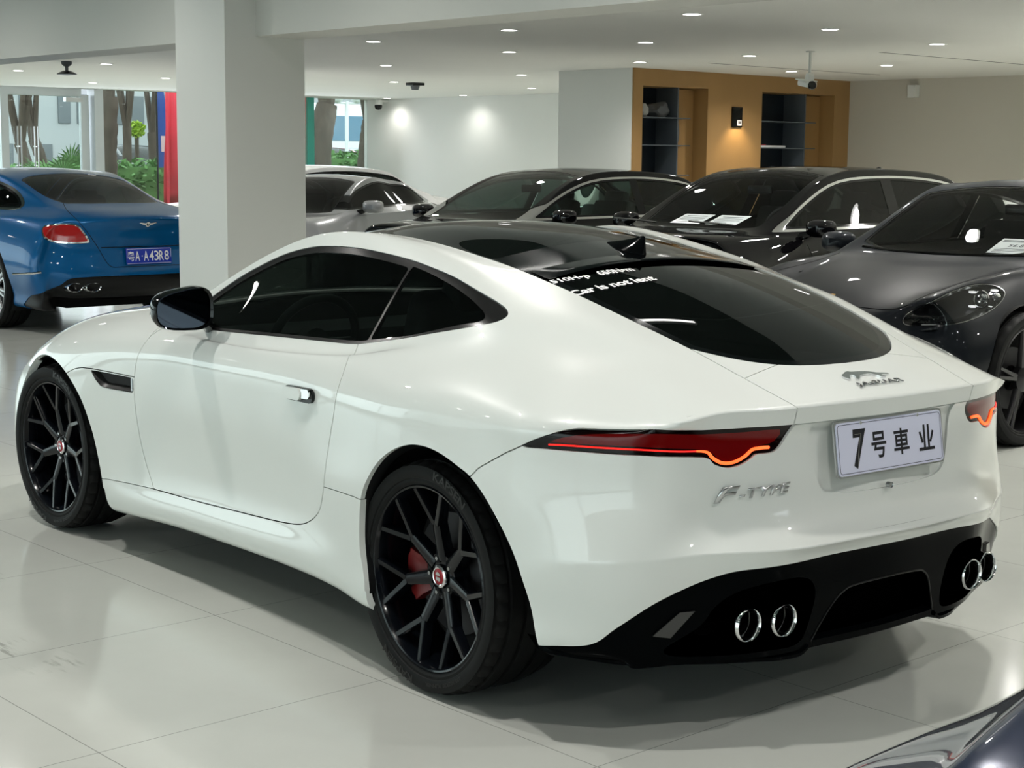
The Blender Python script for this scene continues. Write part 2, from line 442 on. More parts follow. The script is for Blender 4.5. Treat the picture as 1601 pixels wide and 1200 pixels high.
    s5 = [(-.62, .868, .42), (-.48, .932, .43), (-.34, .95, .42), (-.17, .96, .41), (0, .96, .41), (.17, .955, .40), (.34, .94, .38), (.5, .918, .365), (.75, .895, .36), (1.05, .885, .35), (1.35, .882, .345), (1.6, .885, .335), (1.85, .897, .325), (2.1, .922, .33), (2.33, .94, .34), (2.62, .945, .34), (2.85, .93, .33), (3.05, .90, .33)]
    s6 = [(-.62, .855, .335), (-.48, .925, .33), (-.34, .945, .32), (-.17, .955, .31), (0, .955, .31), (.17, .95, .30), (.34, .94, .29), (.5, .922, .285), (.75, .91, .285), (1.05, .902, .278), (1.35, .90, .27), (1.6, .90, .262), (1.85, .908, .255), (2.1, .922, .255), (2.33, .935, .26), (2.62, .94, .26), (2.85, .92, .25), (3.05, .89, .25)]
    s7 = [(-.62, .83, .25), (-.48, .915, .245), (-.34, .935, .235), (-.17, .945, .22), (0, .945, .215), (.17, .94, .205), (.34, .925, .20), (.5, .90, .205), (.75, .885, .208), (1.05, .88, .205), (1.35, .878, .198), (1.6, .88, .192), (1.85, .888, .182), (2.1, .90, .172), (2.33, .91, .17), (2.62, .91, .17), (2.85, .89, .17), (3.05, .86, .17)]
    s8 = [(x, y-.10, z-.03) for x, y, z in s7]
    U = []; S = []
    # rear deck edge (spoiler crease)
    U.append([(-.912, 0, .894), (-.905, .20, .894), (-.885, .372, .893), (-.858, .50, .892), (-.81, .605, .886), (-.742, .70, .866)])
    S.append([(-.735, .706, .844), (-.732, .712, .80), (-.73, .716, .70), (-.732, .735, .605), (-.725, .770, .513), (-.722, .772, .42), (-.708, .768, .335), (-.695, .762, .262), (-.685, .752, .218)])
    g = lambda T, k: [pch([(q[0], q[k]) for q in T], x) for x in X]
    ys = [[0]*len(X), [.5*v for v in g([(a, b, 0) for a, b in r2y], 1)], g([(a, b, 0) for a, b in r2y], 1), g(r3, 1), g(r4, 1), g(r5, 1)]
    z0 = g([(a, b, 0) for a, b in r0], 1); z2 = g([(a, b, 0) for a, b in r2z], 1)
    zs = [z0, [a*.74+b*.26 for a, b in zip(z0, z2)], z2, g(r3, 2), g(r4, 2), g(r5, 2)]
    rows = [s0, s1, s2, s3, s4, s5, s6, s7, s8]
    for i, x in enumerate(X):
        U.append([(x, ys[j][i], zs[j][i]) for j in range(6)])
        S.append([(x, g(T, 1)[i], g(T, 2)[i]) for T in rows])
    # front deck edge / nose
    U.append([(3.40, 0, .64), (3.385, .2, .64), (3.34, .40, .64), (3.30, .52, .625), (3.25, .65, .60), (3.19, .76, .565)])
    S.append([(3.20, .80, .52), (3.205, .81, .49), (3.205, .815, .46), (3.205, .82, .42), (3.20, .83, .37), (3.19, .83, .31), (3.17, .82, .24), (3.15, .80, .17), (3.10, .70, .15)])
    def fascia(rows, yc):
        out = []
        for r, (xc, xm, xo, z, zo) in enumerate(rows):
            L = []
            for j, y in enumerate(yc[:-1]):
                y = y*(S[0][r][1] if xc < 0 else S[-1][r][1])/yc[-1]
                yy = y
                cy, cx = (S[0][r][1], S[0][r][0]) if xc < 0 else (S[-1][r][1], S[-1][r][0])
                c = pch([(0, xc), (.37, xm), (.60, xo), (cy, cx)], min(y, cy))
                L.append((c, yy, z+(zo-z)*(j/5)**2))
            out.append(L)
        return out
    R = fascia([(-.900, -.874, -.803, .849, .846), (-.868, -.855, -.795, .80, .80), (-.885, -.862, -.795, .70, .70), (-.900, -.875, -.792, .602, .602),
                (-.962, -.937, -.828, .537, .518), (-.93, -.905, -.81, .492, .43), (-.91, -.885, -.79, .40, .34), (-.89, -.865, -.775, .31, .272), (-.875, -.85, -.762, .228, .218)], [0, .20, .372, .50, .615, .715])
    Fr = fascia([(3.46, 3.42, 3.30, .58, .55), (3.47, 3.43, 3.31, .53, .51), (3.475, 3.435, 3.315, .48, .47), (3.475, 3.435, 3.315, .43, .43),
                 (3.47, 3.43, 3.31, .38, .38), (3.46, 3.42, 3.30, .32, .32), (3.44, 3.40, 3.28, .25, .25), (3.40, 3.37, 3.25, .18, .18), (3.3, 3.27, 3.15, .16, .15)], [0, .2, .40, .52, .65, .76])
    K = 5
    cr = [([('U', 0, j) for j in range(6)], 1.), ([('R', 0, j) for j in range(K)]+[('S', 0, 0)], 1.),
          ([('R', 4, j) for j in range(K)]+[('S', 0, 4), ('S', 1, 4)], 1.), ([('S', 1, 4), ('S', 2, 4)], .7), ([('S', 2, 4), ('S', 3, 4)], .2)]
    return shell(U, S, R, Fr, cr, levels=4)
# ------------------------------------------------------------------ wheels (axle along Y, outer face towards +Y at y=0)
def strut(bm, p0, p1, w0, w1, d0, d1):
    p0 = Vector(p0); p1 = Vector(p1); t = (p1-p0).normalized(); s = t.cross(Vector((0, 1, 0))).normalized()
    rings = []
    for p, w, d in ((p0, w0, d0), (p1, w1, d1)):
        prof = [(-.36*w, 0), (.36*w, 0), (.5*w, -.004), (.62*w, -d), (-.62*w, -d), (-.5*w, -.004)]
        rings.append([bm.verts.new(p+s*a+Vector((0, b, 0))) for a, b in prof])
    a, b = rings; n = 6
    for k in range(n): bm.faces.new((a[k], a[(k+1) % n], b[(k+1) % n], b[k]))
    bm.faces.new(a[::-1]); bm.faces.new(b)
def tyre_bm(R, ri, w, n=160):
    bm = bmesh.new()
    prof = [(ri-.006, -.012), (ri, -.004), (ri+.012, .004), (ri+.020, .003), (ri+.022, .0065), (ri+.03, .009), (ri+.045, .0105), (ri+.058, .007), (R-.014, -.002), (R-.010, -.006),
            (R-.004, -.018), (R-.0015, -.034), (R-.009, -.036), (R-.009, -.044), (R, -.046), (R, -w*.30), (R-.009, -w*.305), (R-.009, -w*.35), (R, -w*.355), (R, -w*.56),
            (R-.009, -w*.565), (R-.009, -w*.61), (R, -w*.615), (R-.001, -w*.78), (R-.009, -w*.785), (R-.009, -w*.81), (R-.003, -w*.82), (R-.012, -w*.97), (ri+.05, -w*1.03), (ri, -w)]
    lathe(bm, prof, n)
    bm.verts.ensure_lookup_table()
    for j in (9, 10, 11):
        for k in range(0, n, 4):
            v = bm.verts[j*n+k]; r = math.hypot(v.co.x, v.co.z); f = (r-.006)/r; v.co.x *= f; v.co.z *= f
    return bm
def bend_text(s, r, ang, h, y, parent, m, off=.02, sp=1.):
    me = text_me(s, 1., 0, 0, off, sp); co = np.array([v.co[:] for v in me.vertices]); mn = co.min(0); mx = co.max(0); k = h/(mx[1]-mn[1])
    wid = (mx[0]-mn[0])*k*1.25
    for v in me.vertices:
        a = ang-((v.co.x-mn[0])*k*1.25-wid/2)/r      # clockwise seen from outside (+Y looking in: x to the left)
        rr = r+(v.co.y-mn[1])*k
        v.co = Vector((-rr*math.cos(a), y, rr*math.sin(a)))
    return obj('sidewall_lettering', me, m, parent, smooth=False)
def rim_barrel(bm, ri, w, n=72):
    lathe(bm, [(ri+.001, -.010), (ri+.003, -.002), (ri-.001, .001), (ri-.006, -.001), (ri-.009, -.008), (ri-.013, -.02), (ri-.018, -.06), (ri-.03, -w+.02), (ri-.02, -w), (ri-.015, -w)], n)
def y_wheel(name, parent, pos, rz, R=.343, ri=.267, w=.26, dish=.05, phase=0., cal=0., spin=1):
    W = bpy.data.objects.new(name, None); COL.objects.link(W); W.parent = parent; W.location = pos; W.rotation_euler = (0, 0, rz)
    t = obj('tyre', tyre_bm(R, ri, w), M_rubber, W)
    for a in (PI/2-.42, -PI/2-.42):
        bend_text('KAPSEN', ri+.031, a, .026, .0122, t, M_rubber2)
    bend_text('295/30ZR20  RUNNER', ri+.030, -PI/2+.35, .011, .0118, t, M_rubber2)
    bm = bmesh.new(); rim_barrel(bm, ri, w-.02)
    for k in range(7):
        a = phase+k*2*PI/7
        def P(r, da, y): return (r*math.sin(a+da), y, r*math.cos(a+da))
        vr = .165
        strut(bm, P(.045, 0, -dish), P(vr, 0, -dish*.62), .044, .030, .035, .032)
        for s in (-1, 1):
            strut(bm, P(vr-.012, s*.03, -dish*.64), P(ri-.008, s*.245, -.008), .020, .017, .032, .03)
    lathe(bm, [(0, -dish+.002), (.034, -dish+.002), (.036, -dish-.004), (.050, -dish-.004), (.066, -dish-.002), (.072, -dish-.014), (.075, -dish-.05), (0, -dish-.05)], 40)
    rim = obj('rim', bm, M_rimblack, W)
    for k in range(5):
        a = phase+k*2*PI/5+.3; x, z = .052*math.sin(a), .052*math.cos(a)
        b2 = bmesh.new(); lathe(b2, [(0, -dish+.004), (.006, -dish+.004), (.008, -dish+.001), (.0085, -dish-.006)], 6, c=(x, 0, z))
        obj('wheel_nut', b2, M_chromed, rim)
        b2 = bmesh.new(); lathe(b2, [(.0088, -dish+.0005), (.0135, -dish+.0005), (.0135, -dish-.002)], 16, c=(x, 0, z)); obj('nut_recess', b2, M_void, rim)
    b2 = bmesh.new(); lathe(b2, [(0, -dish+.008), (.024, -dish+.007), (.026, -dish+.006)], 40); cap = obj('centre_cap', b2, M_capred, W)
    b2 = bmesh.new(); lathe(b2, [(.0235, -dish+.0078), (.0265, -dish+.009), (.0325, -dish+.006), (.034, -dish+.001)], 40); obj('cap_ring', b2, M_capring, cap)
    # snarling cat face in silver
    b2 = bmesh.new()
    for poly in ([(-.010, .010), (-.004, .013), (.003, .012), (.009, .006), (.006, .002), (.001, .004), (-.005, .002), (-.012, .004)],
                 [(-.009, -.001), (-.002, -.002), (.004, -.001), (.010, -.003), (.011, -.009), (.004, -.014), (-.001, -.010), (-.006, -.013), (-.010, -.008)]):
        prism(b2, poly, lambda a, b, h: Vector((-a, -dish+.0085+h, b)), .001)
    obj('cap_relief', b2, M_silver, cap)
    b2 = bmesh.new(); lathe(b2, [(.07, -.105), (.178, -.105), (.180, -.108), (.180, -.135), (.07, -.135)], 64)
    for k in range(40):
        a = k*2*PI/40; r = .11+.05*((k*7) % 5)/5
        lathe(b2, [(0, -.1045), (.0035, -.1045)], 6, c=(r*math.cos(a), 0, r*math.sin(a)))
    lathe(b2, [(0, -.085), (.07, -.085), (.075, -.105)], 32)
    obj('brake_disc', b2, M_disc, W)
    b2 = bmesh.new(); nn = 14
    prof = [(.115, -.088), (.15, -.074), (.196, -.076), (.203, -.09), (.203, -.15), (.12, -.15)]
    rings = []
    for k in range(nn):
        a = cal-.42+.84*k/(nn-1); q = 1 if 1 < k < nn-2 else .96
        rings.append([b2.verts.new(Vector((r*q*math.sin(a), y, r*q*math.cos(a)))) for r, y in prof])
    for a, b in zip(rings, rings[1:]):
        for k in range(6): b2.faces.new((a[k], a[(k+1) % 6], b[(k+1) % 6], b[k]))
    b2.faces.new(rings[0]); b2.faces.new(rings[-1][::-1])
    cp = obj('brake_caliper', b2, M_red, W)
    b2 = bmesh.new(); lathe(b2, [(0, -w*.5), (ri-.04, -w*.5), (ri-.035, -w*.55), (0, -w*.55)], 40); obj('backing_plate', b2, M_void, W)
    return W
M_rimblack = mat('rim_gloss_black', (.003, .004, .006), .16, spec=.2, coat=.22)
M_capred = mat('cap_red', (.35, .01, .02), .3, metal=.3)
M_capring = mat('cap_ring', (.75, .72, .74), .15, metal=1.)
# ------------------------------------------------------------------ white sports coupe
def A(*q): return np.array(q, float)
def bvh_of(pm, both=True):
    from mathutils.bvhtree import BVHTree
    V = [tuple(v) for v in pm.V]; F = list(pm.F); n = len(V)
    if both:
        V += [(v[0], -v[1], v[2]) for v in V]; F = F+[tuple(i+n for i in f[::-1]) for f in F]
    return BVHTree.FromPolygons(V, F)
def line_d(P, pts, up=True):
    """signed height of 2-D points above a polyline given left to right"""
    pts = sorted([tuple(q[:2]) for q in pts]); a = np.array(pts)
    return P[:, 1]-np.interp(P[:, 0], a[:, 0], a[:, 1])
def build_ftype():
    G = .0019
    car = thing('sports_coupe', 'white sports coupe with black roof glass and seven-spoke black wheels on the tiled floor', 'car', (0, 0, 0))
    pm = ftype_shell(); full = pm.copy(); bv = bvh_of(pm)
    E_ = spl([(-.526, .412), (-.444, .428), (-.362, .442), (-.239, .455), (-.108, .463), (.025, .468), (.18, .467), (.29, .468), (.5, .479), (.74, .50), (.9, .53), (1.05, .563), (1.2, .59), (1.35, .607), (1.6, .632), (1.79, .645)], 5)
    low = spl([(-.724, 0), (-.718, .10), (-.70, .19), (-.665, .27), (-.62, .33), (-.57, .378), (-.526, .412)], 5)
    cowl = spl([(1.79, .645), (1.87, .55), (1.93, .33), (1.955, 0)], 5)
    topglass = np.concatenate([low, E_[1:], cowl[1:], [(1.95, -.3), (-.72, -.3)]])
    # flare round the arches
    arch = spl([(.255, .205, 'c'), (.262, .282), (.287, .37), (.289, .447), (.277, .53), (.243, .588), (.181, .652), (.102, .70), (.022, .727), (-.055, .734), (-.135, .724), (-.212, .70), (-.262, .68), (-.323, .636), (-.392, .567), (-.446, .487), (-.482, .396), (-.499, .317), (-.511, .262, 'c')], 4)
    arch = np.concatenate([arch, [(-.511, -.3), (.255, -.3)]])
    farch = spl([(3.00, .22, 'c'), (2.99, .33), (2.95, .45), (2.90, .535), (2.85, .594), (2.785, .662), (2.72, .702), (2.645, .719), (2.565, .720), (2.476, .706), (2.392, .676), (2.318, .634), (2.253, .576), (2.203, .499), (2.170, .43), (2.135, .322), (2.115, .24), (2.10, .16, 'c')], 4)
    farch = np.concatenate([farch, [(2.10, -.3), (3.00, -.3)]])
    dlo = spl([(1.78, .925, 'c'), (1.686, .982), (1.603, 1.032), (1.486, 1.094), (1.35, 1.149), (1.214, 1.193), (1.073, 1.22), (.976, 1.228), (.85, 1.231), (.739, 1.228), (.604, 1.218), (.488, 1.206), (.384, 1.191), (.274, 1.173), (.177, 1.152), (.088, 1.131), (.024, 1.115), (-.031, 1.099), (-.060, 1.086), (-.066, 1.076), (-.054, 1.066), (-.024, 1.057), (.057, 1.039), (.179, 1.015), (.282, .994), (.395, .974), (.473, .961), (.55, .951), (.744, .943), (1.046, .931), (1.261, .922), (1.499, .913), (1.66, .906, 'c')], 3, closed=True)
    def flare(m):
        for poly, hw in ((arch, .035), (farch, .035)):
            d = sdf(poly, XZ(m.V)); w = np.clip(1-np.abs(d-.012)/hw, 0, 1); w = w*w*(3-2*w)
            m.V[:, 1] += w*.006*(m.V[:, 1] > .5)*(m.V[:, 2] > .25)
        return m
    flare(pm)
    side = lambda m: np.where(m.V[:, 1] > .35, 0., 1.)
    def cut(m, d, g=G): return m.split(d, g)
    # 1 wheel arches
    for poly in (arch, farch):
        _, pm = cut(pm, sdf(poly, XZ(pm.V))+10*(pm.V[:, 1] < .45), 0.)
    # inner black shell behind every gap
    inner = full.off(-.022)
    inner = inner.clip(-(sdf(arch, XZ(inner.V))-.03)+0*inner.V[:, 0]); inner = inner.clip(-(sdf(farch, XZ(inner.V))-.03))
    inner = inner.clip(-sdf(topglass, XY(inner.V))-10*(inner.V[:, 2] < .86)+0.0)
    inner = inner.clip(-sdf(dlo, XZ(inner.V))+.012)
    # 2 roof glass band
    def ztop(m): return 10*((m.V[:, 2] < .955) | ((m.V[:, 0] > 1.3) & (m.V[:, 2] < .93)))
    gl, pm = cut(pm, np.where(pm.V[:, 2] > .86, sdf(topglass, XY(pm.V)), 1.), .0015)
    wind, gl = cut(gl, (1.03-gl.V[:, 0])-.35*gl.V[:, 1]**2, .001)
    roof, hat = cut(gl, .30-gl.V[:, 0]-.03*gl.V[:, 1]**2+.0, G)
    hdr, hat = cut(hat, .062-hat.V[:, 0]-.0*hat.V[:, 1], .0)
    gin, frit = hat.split(sdf(topglass, XY(hat.V))+.032, 0.)
    panel('roof_panel', hdr.off(-.001), M_black, car, .012, 'centre')
    panel('windscreen', wind.off(-.003), M_glassm, car, 0, 'centre')
    panel('glass_roof', roof.off(-.002), M_rglass, car, .01, 'centre')
    rg = panel('rear_window', gin.off(-.004), M_rearglass, car, 0, 'centre')[0]
    panel('window_border', frit.off(-.004), M_black, rg, .01, 'centre')
    # 3 side glass
    dl, pm = cut(pm, np.where(pm.V[:, 1] > .35, sdf(dlo, XZ(pm.V)), 1.), .001)
    qg = spl([(.474, 1.191, 'c'), (.377, 1.176), (.266, 1.154), (.144, 1.125), (.055, 1.099), (.014, 1.084), (-.001, 1.072), (.01, 1.062), (.093, 1.045), (.282, 1.001), (.474, .971, 'c')], 4, closed=True)
    q, dl2 = dl.split(sdf(qg, XZ(dl.V)), .0)
    wtop = sdf(dlo, XZ(dl2.V))
    dw = np.maximum(wtop+np.where(dl2.V[:, 2] > 1.0, .020, .010), -(dl2.V[:, 0]-.485)); dw = np.maximum(dw, (dl2.V[:, 0]-1.70))
    dwn, trim = dl2.split(dw, 0.)
    panel('window_surround', trim.off(-.002), M_trim, car, .012, 'both')
    for o in panel('quarter_window', q.off(-.004), M_sideglass, car, 0, 'both'): pass
    # 4 tail lamps (flat projection seen from the rear quarter)
    ltop = [(-0.444, 0.931, 0.787), (-0.477, 0.923, 0.804), (-0.509, 0.908, 0.819), (-0.547, 0.881, 0.836), (-0.58, 0.85, 0.844), (-0.622, 0.813, 0.844), (-0.73, 0.714, 0.847), (-0.791, 0.623, 0.845), (-0.837, 0.514, 0.847), (-0.873, 0.365, 0.847)]
    lbot = [(-0.851, 0.398, 0.79), (-0.847, 0.425, 0.777), (-0.838, 0.469, 0.776), (-0.833, 0.485, 0.765), (-0.824, 0.517, 0.75), (-0.812, 0.553, 0.746), (-0.8, 0.587, 0.758), (-0.791, 0.609, 0.775), (-0.731, 0.713, 0.779), (-0.699, 0.75, 0.781), (-0.656, 0.793, 0.782), (-0.587, 0.854, 0.785), (-0.508, 0.907, 0.787), (-0.466, 0.926, 0.786)]
    dg = lambda T: [(.6*x+.8*y, z) for x, y, z in T]
    lampo = spl([(*q, 'c') if i in (0, len(ltop)-1) else q for i, q in enumerate(dg(ltop))]+dg(lbot), 3, closed=True)
    rearm = lambda m: np.where(m.V[:, 0] < -.36, 0., 1.)
    lens, pm = cut(pm, np.where(pm.V[:, 0] < -.36, sdf(lampo, DG(pm.V)), 1.), .001)
    redp = spl(dg([(-0.527, 0.898, 0.809), (-0.577, 0.86, 0.827), (-0.637, 0.804, 0.834), (-0.729, 0.713, 0.836), (-0.791, 0.617, 0.833), (-0.833, 0.509, 0.833), (-0.86, 0.401, 0.833), (-0.85, 0.414, 0.804), (-0.843, 0.447, 0.797), (-0.837, 0.473, 0.793), (-0.831, 0.493, 0.776), (-0.822, 0.525, 0.763), (-0.814, 0.549, 0.76), (-0.804, 0.576, 0.77), (-0.795, 0.6, 0.792), (-0.759, 0.674, 0.798), (-0.698, 0.75, 0.802), (-0.629, 0.818, 0.804), (-0.538, 0.89, 0.805)]), 2, closed=True)
    red, blk = lens.split(sdf(redp, DG(lens.V)), 0.)
    for sd in ('left', 'right'):
        L = panel('tail_lamp', blk.off(-.006), M_lampb, car, .02, sd)[0]
        panel('lamp_lens', red.off(-.006), M_lamp, L, 0, sd)
        pts = [(-0.519, 0.902, 0.798), (-0.559, 0.875, 0.799), (-0.629, 0.818, 0.797), (-0.699, 0.75, 0.795), (-0.759, 0.673, 0.791), (-0.791, 0.608, 0.789), (-0.799, 0.588, 0.772), (-0.806, 0.569, 0.76), (-0.814, 0.549, 0.756), (-0.822, 0.525, 0.76), (-0.829, 0.5, 0.772), (-0.835, 0.48, 0.787), (-0.841, 0.456, 0.79), (-0.846, 0.43, 0.79)]
        P = spl([(*q,) for q in pts], 5); s = 1 if sd == 'left' else -1
        bm = bmesh.new(); q3 = []
        for q_ in P:
            h_, n_, _, _ = bv.find_nearest(Vector((q_[0], s*q_[1], q_[2]))); q3.append(h_-n_*.004)
        rad = [.0022+.0022*min(1, max(0, (i-22)/6)) for i in range(len(q3))]
        tube(bm, q3[:24], rad[:24], 8); st_ = obj('led_strip', bm, M_led, L); bm = bmesh.new(); tube(bm, q3[23:], rad[23:], 8); obj('bright_curve', bm, M_ledb, st_)
    # 5 rear bumper below lamps and lip
    bl = [(-.6, .8475), (-.5235, .8475)]+[(-.232, .847)]
    bgl = dg([(-.444, .931, .787), (-.392, .9375, .763), (-.328, .942, .73), (-.284, .949, .705), (-.258, .953, .682)])
    bl = bl+sorted(dg(ltop[::-1]))[1:]+sorted(bgl)[1:]
    bl = [q for q in bl]
    bump_poly = np.array(bl+[(.64, .66), (.70, .5), (.70, -.2), (-.8, -.2), (-.8, .8475)])
    bmp, pm = cut(pm, np.where(pm.V[:, 0] < .1, sdf(bump_poly, DG(pm.V)), 1.), G*.8)
    we = dg([(-0.507, 0.914, 0.27), (-0.625, 0.844, 0.286), (-0.683, 0.802, 0.337), (-0.739, 0.736, 0.397), (-0.779, 0.655, 0.438), (-0.811, 0.595, 0.462), (-0.844, 0.536, 0.478), (-0.885, 0.452, 0.485), (-0.911, 0.35, 0.492), (-0.92, 0.259, 0.497), (-0.933, 0.011, 0.499)])+[(-.7, .499)]
    wz = spl(sorted(we), 5)
    dd = lambda m: DG(m.V)[:, 1]-np.interp(DG(m.V)[:, 0], wz[:, 0], wz[:, 1])
    wht, dif = cut(bmp, -dd(bmp), .0)
    # plate recess as a slight step in the bumper skin
    rec = spl([(.30, .86, 'c'), (.295, .78), (.27, .69), (.235, .655), (.15, .645), (0, .643), (-.2, .643, 'c'), (-.2, .86, 'c')], 4, closed=True)
    pr, wht = cut(wht, np.where(wht.V[:, 0] < -.8, sdf(rec, YZ(wht.V)), 1.), 0.)
    panel('rear_bumper', wht, M_white, car, .02, 'centre')
    bmpo = car.children[-1]
    prp = pr.off(-.008); panel('plate_recess', prp, M_white, bmpo, -.008, 'centre')
    # diffuser
    pod = spl([tuple(q_[1:]) for q_ in [(-0.785, 0.594, 0.333), (-0.806, 0.568, 0.38), (-0.835, 0.524, 0.416), (-0.877, 0.441, 0.439), (-0.899, 0.333, 0.441), (-0.894, 0.282, 0.393), (-0.869, 0.286, 0.284), (-0.86, 0.317, 0.246), (-0.845, 0.412, 0.243), (-0.79, 0.547, 0.24), (-0.742, 0.655, 0.248), (-0.736, 0.68, 0.27), (-0.762, 0.633, 0.302)]], 4, closed=True)
    chn = spl([(.262, .248, 'c'), (.24, .29), (.205, .350), (.175, .378), (.134, .391), (0, .396), (-.2, .396, 'c'), (-.2, .248, 'c')], 4, closed=True)
    dif = dif.off(-.004)
    pdi, dif = dif.split(sdf(pod, YZ(dif.V)), 0.)
    chi, dif = dif.split(sdf(chn, YZ(dif.V)), 0.)
    DF = panel('diffuser', dif, M_difb, car, .03, 'centre')[0]
    def pocket(m, vec, nm, mt, side, inset=1.):
        V = m.V.copy(); c = V.mean(0) if side != 'centre' else A(V[:, 0].mean(), 0, V[:, 2].mean())
        Vb = c+(V-c)*A(1, inset, inset)+vec; Vb[:, 0] = Vb[:, 0].mean(); Vb[V[:, 1] < 1e-4, 1] = 0
        cnt = {(a, b) for f in m.F for a, b in zip(f, f[1:]+f[:1])}
        bd = [(a, b) for a, b in cnt if (b, a) not in cnt and not (V[a, 1] < 1e-4 and V[b, 1] < 1e-4)]
        n = len(V); F = [tuple(i+n for i in f) for f in m.F]+[(b, a, a+n, b+n) for a, b in bd]
        Nn = np.tile(A(-1, 0, 0), (2*n, 1))
        VV = np.concatenate([V, Vb]); o = panel(nm, PM(VV, Nn, F), mt, DF, 0, side)
        for q_ in o:
            me = q_.data; me.normals_split_custom_set([(0, 0, 0)]*len(me.loops)); me.set_sharp_from_angle(angle=math.radians(40))
    pocket(pdi, A(.09, -.045, .02), 'exhaust_pocket', M_blackm, 'both', .74)
    pocket(chi, A(.10, 0, .0), 'diffuser_channel', M_blackm, 'centre', .92)
    bm = bmesh.new(); q3 = []
    for y, z in list(spl([(.262, .248), (.24, .29), (.205, .350), (.175, .378), (.134, .391), (0, .396), (-.134, .391), (-.175, .378), (-.205, .35), (-.24, .29), (-.262, .248)], 5)):
        h_ = bv.ray_cast(Vector((-2, y, z)), Vector((1, 0, 0)))[0]
        if h_: q3.append(h_+Vector((.004, 0, 0)))
    tube(bm, q3, .003, 8); obj('channel_edge', bm, M_dark, DF)
    # splitter lip under the corners
    lipp = [(-.508, .917, .262), (-.54, .888, .252), (-.583, .83, .240), (-.64, .78, .233), (-.68, .737, .230), (-.71, .68, .226), (-.735, .605, .222), (-.775, .52, .218), (-.81, .43, .215), (-.835, .37, .213), (-.85, .30, .216), (-.855, .272, .232)]
    for s in (1, -1):
        bm = bmesh.new(); L = spl(lipp, 3); lo = []; hi = []; ro = []; rw_ = []
        for i, (x, y, zz) in enumerate(L):
            n_ = Vector((-.75, .66*min(1, y), 0)).normalized() if y > .5 else Vector((-1, .1, 0))
            z = zz+.012; o2 = .010*min(1, i/6)
            hi.append(bm.verts.new((x, s*y, z))); ro.append(bm.verts.new((x+n_.x*o2, s*(y+n_.y*o2), z-.006))); lo.append(bm.verts.new((x+n_.x*o2*.8, s*(y+n_.y*o2*.8), z-.016))); rw_.append(bm.verts.new((x+.12, s*max(y-.06, .2), z-.012)))
        for i in range(len(L)-1):
            for a, b in ((hi, ro), (ro, lo), (lo, rw_)): bm.faces.new((a[i], a[i+1], b[i+1], b[i]))
        obj('lower_lip', bm, M_difb, DF)
    for s in (1, -1):      # reflector
        bm = bmesh.new(); q2 = [(-0.728, 0.719, 0.311), (-0.764, 0.659, 0.372), (-0.78, 0.621, 0.373), (-0.745, 0.672, 0.302)]
        vs = []
        for x, y, z in q2:
            h_, n_, _, _ = bv.find_nearest(Vector((x, s*y, z))); vs.append(bm.verts.new(h_+n_*.002))
        bm.faces.new(vs); r_ = bmesh.ops.extrude_face_region(bm, geom=bm.faces[:]); [setattr(v, 'co', v.co+Vector((.01, -s*.006, 0))) for v in r_['geom'] if isinstance(v, bmesh.types.BMVert)]
        obj('side_reflector', bm, M_fog, DF)
    for y, x in ((.401, -.893), (.509, -.868), (-.401, -.893), (-.509, -.868)):
        bm = bmesh.new(); lathe(bm, [(.038, .11), (.038, .012), (.0395, .002), (.0425, -.002), (.0455, .003), (.0455, .012), (.0435, .016), (.043, .12), (.038, .12)], 40, 'X', (x, y, .336))
        t = obj('exhaust_tip', bm, M_chrome, DF)
        bm = bmesh.new(); lathe(bm, [(.030, .02), (.030, .12), (0, .13)], 24, 'X', (x+.03, y, .336)); lathe(bm, [(.031, .01), (.033, .012), (.033, .11)], 24, 'X', (x+.03, y, .336))
        obj('inner_pipe', bm, M_pipe, t)
    # 6 boot lid
    tl = [(-.50, .412), (-.526, .4115), (-.60, .402), (-.712, .389), (-.80, .379), (-.860, .371), (-1.0, .371)]
    tz = np.array(sorted(tl))
    d = pm.V[:, 1]-np.interp(pm.V[:, 0], tz[:, 0], tz[:, 1]); d = np.where(pm.V[:, 0] < -.50, d, 1.)
    boot, pm = cut(pm, d, G)
    cor, boot = boot.split((boot.V[:, 1]-.236)*.55-(boot.V[:, 0]+.686)*-1*.0-(boot.V[:, 0]+.686)*-.85*-1*0+0*boot.V[:, 0]+10*0-( -(boot.V[:, 0]+.686))*.85*0-0+((-.686-boot.V[:, 0])*0), 0.) if False else (None, boot)
    ln = lambda m: -((m.V[:, 0]+.686)*(.391-.236)-(m.V[:, 1]-.236)*(-.712+.686))/.157
    crn, boot = boot.split(ln(boot), G*.7)
    panel('boot_lid', boot, M_white, car, .012, 'centre')
    panel('boot_corner', crn, M_white, car, .012, 'both')
    # 7 door
    dp = [(1.80, .889, 'c'), (1.82, .865), (1.835, .822), (1.853, .781), (1.869, .732), (1.882, .66), (1.88, .59), (1.864, .512), (1.84, .44), (1.805, .373), (1.755, .306, 'c'), (1.467, .314), (1.234, .325), (.924, .342), (.744, .359), (.655, .384), (.585, .43), (.555, .49), (.54, .548), (.511, .657), (.478, .766), (.478, .867), (.52, .95, 'c'), (.56, 1.0, 'c'), (1.6, .98, 'c'), (1.70, .93, 'c')]
    dpl = spl(dp, 3, closed=True)
    door, pm = cut(pm, np.where(pm.V[:, 1] > .5, sdf(dpl, XZ(pm.V)), 1.), G)
    doors = {sd: panel('door', door, M_white, car, .014, sd)[0] for sd in ('left', 'right')}
    for sd in ('left', 'right'):
        panel('door_window', dwn.off(-.005), M_sideglass, doors[sd], 0, sd)
    # 8 sills
    sp = np.array([(2.25, .285), (2.115, .291), (1.94, .299), (1.755, .306), (1.467, .314), (.924, .342), (.744, .359), (.655, .384), (.585, .43), (.548, .515), (.302, .5255), (.1, .53), (.1, -.2), (2.25, -.2)])
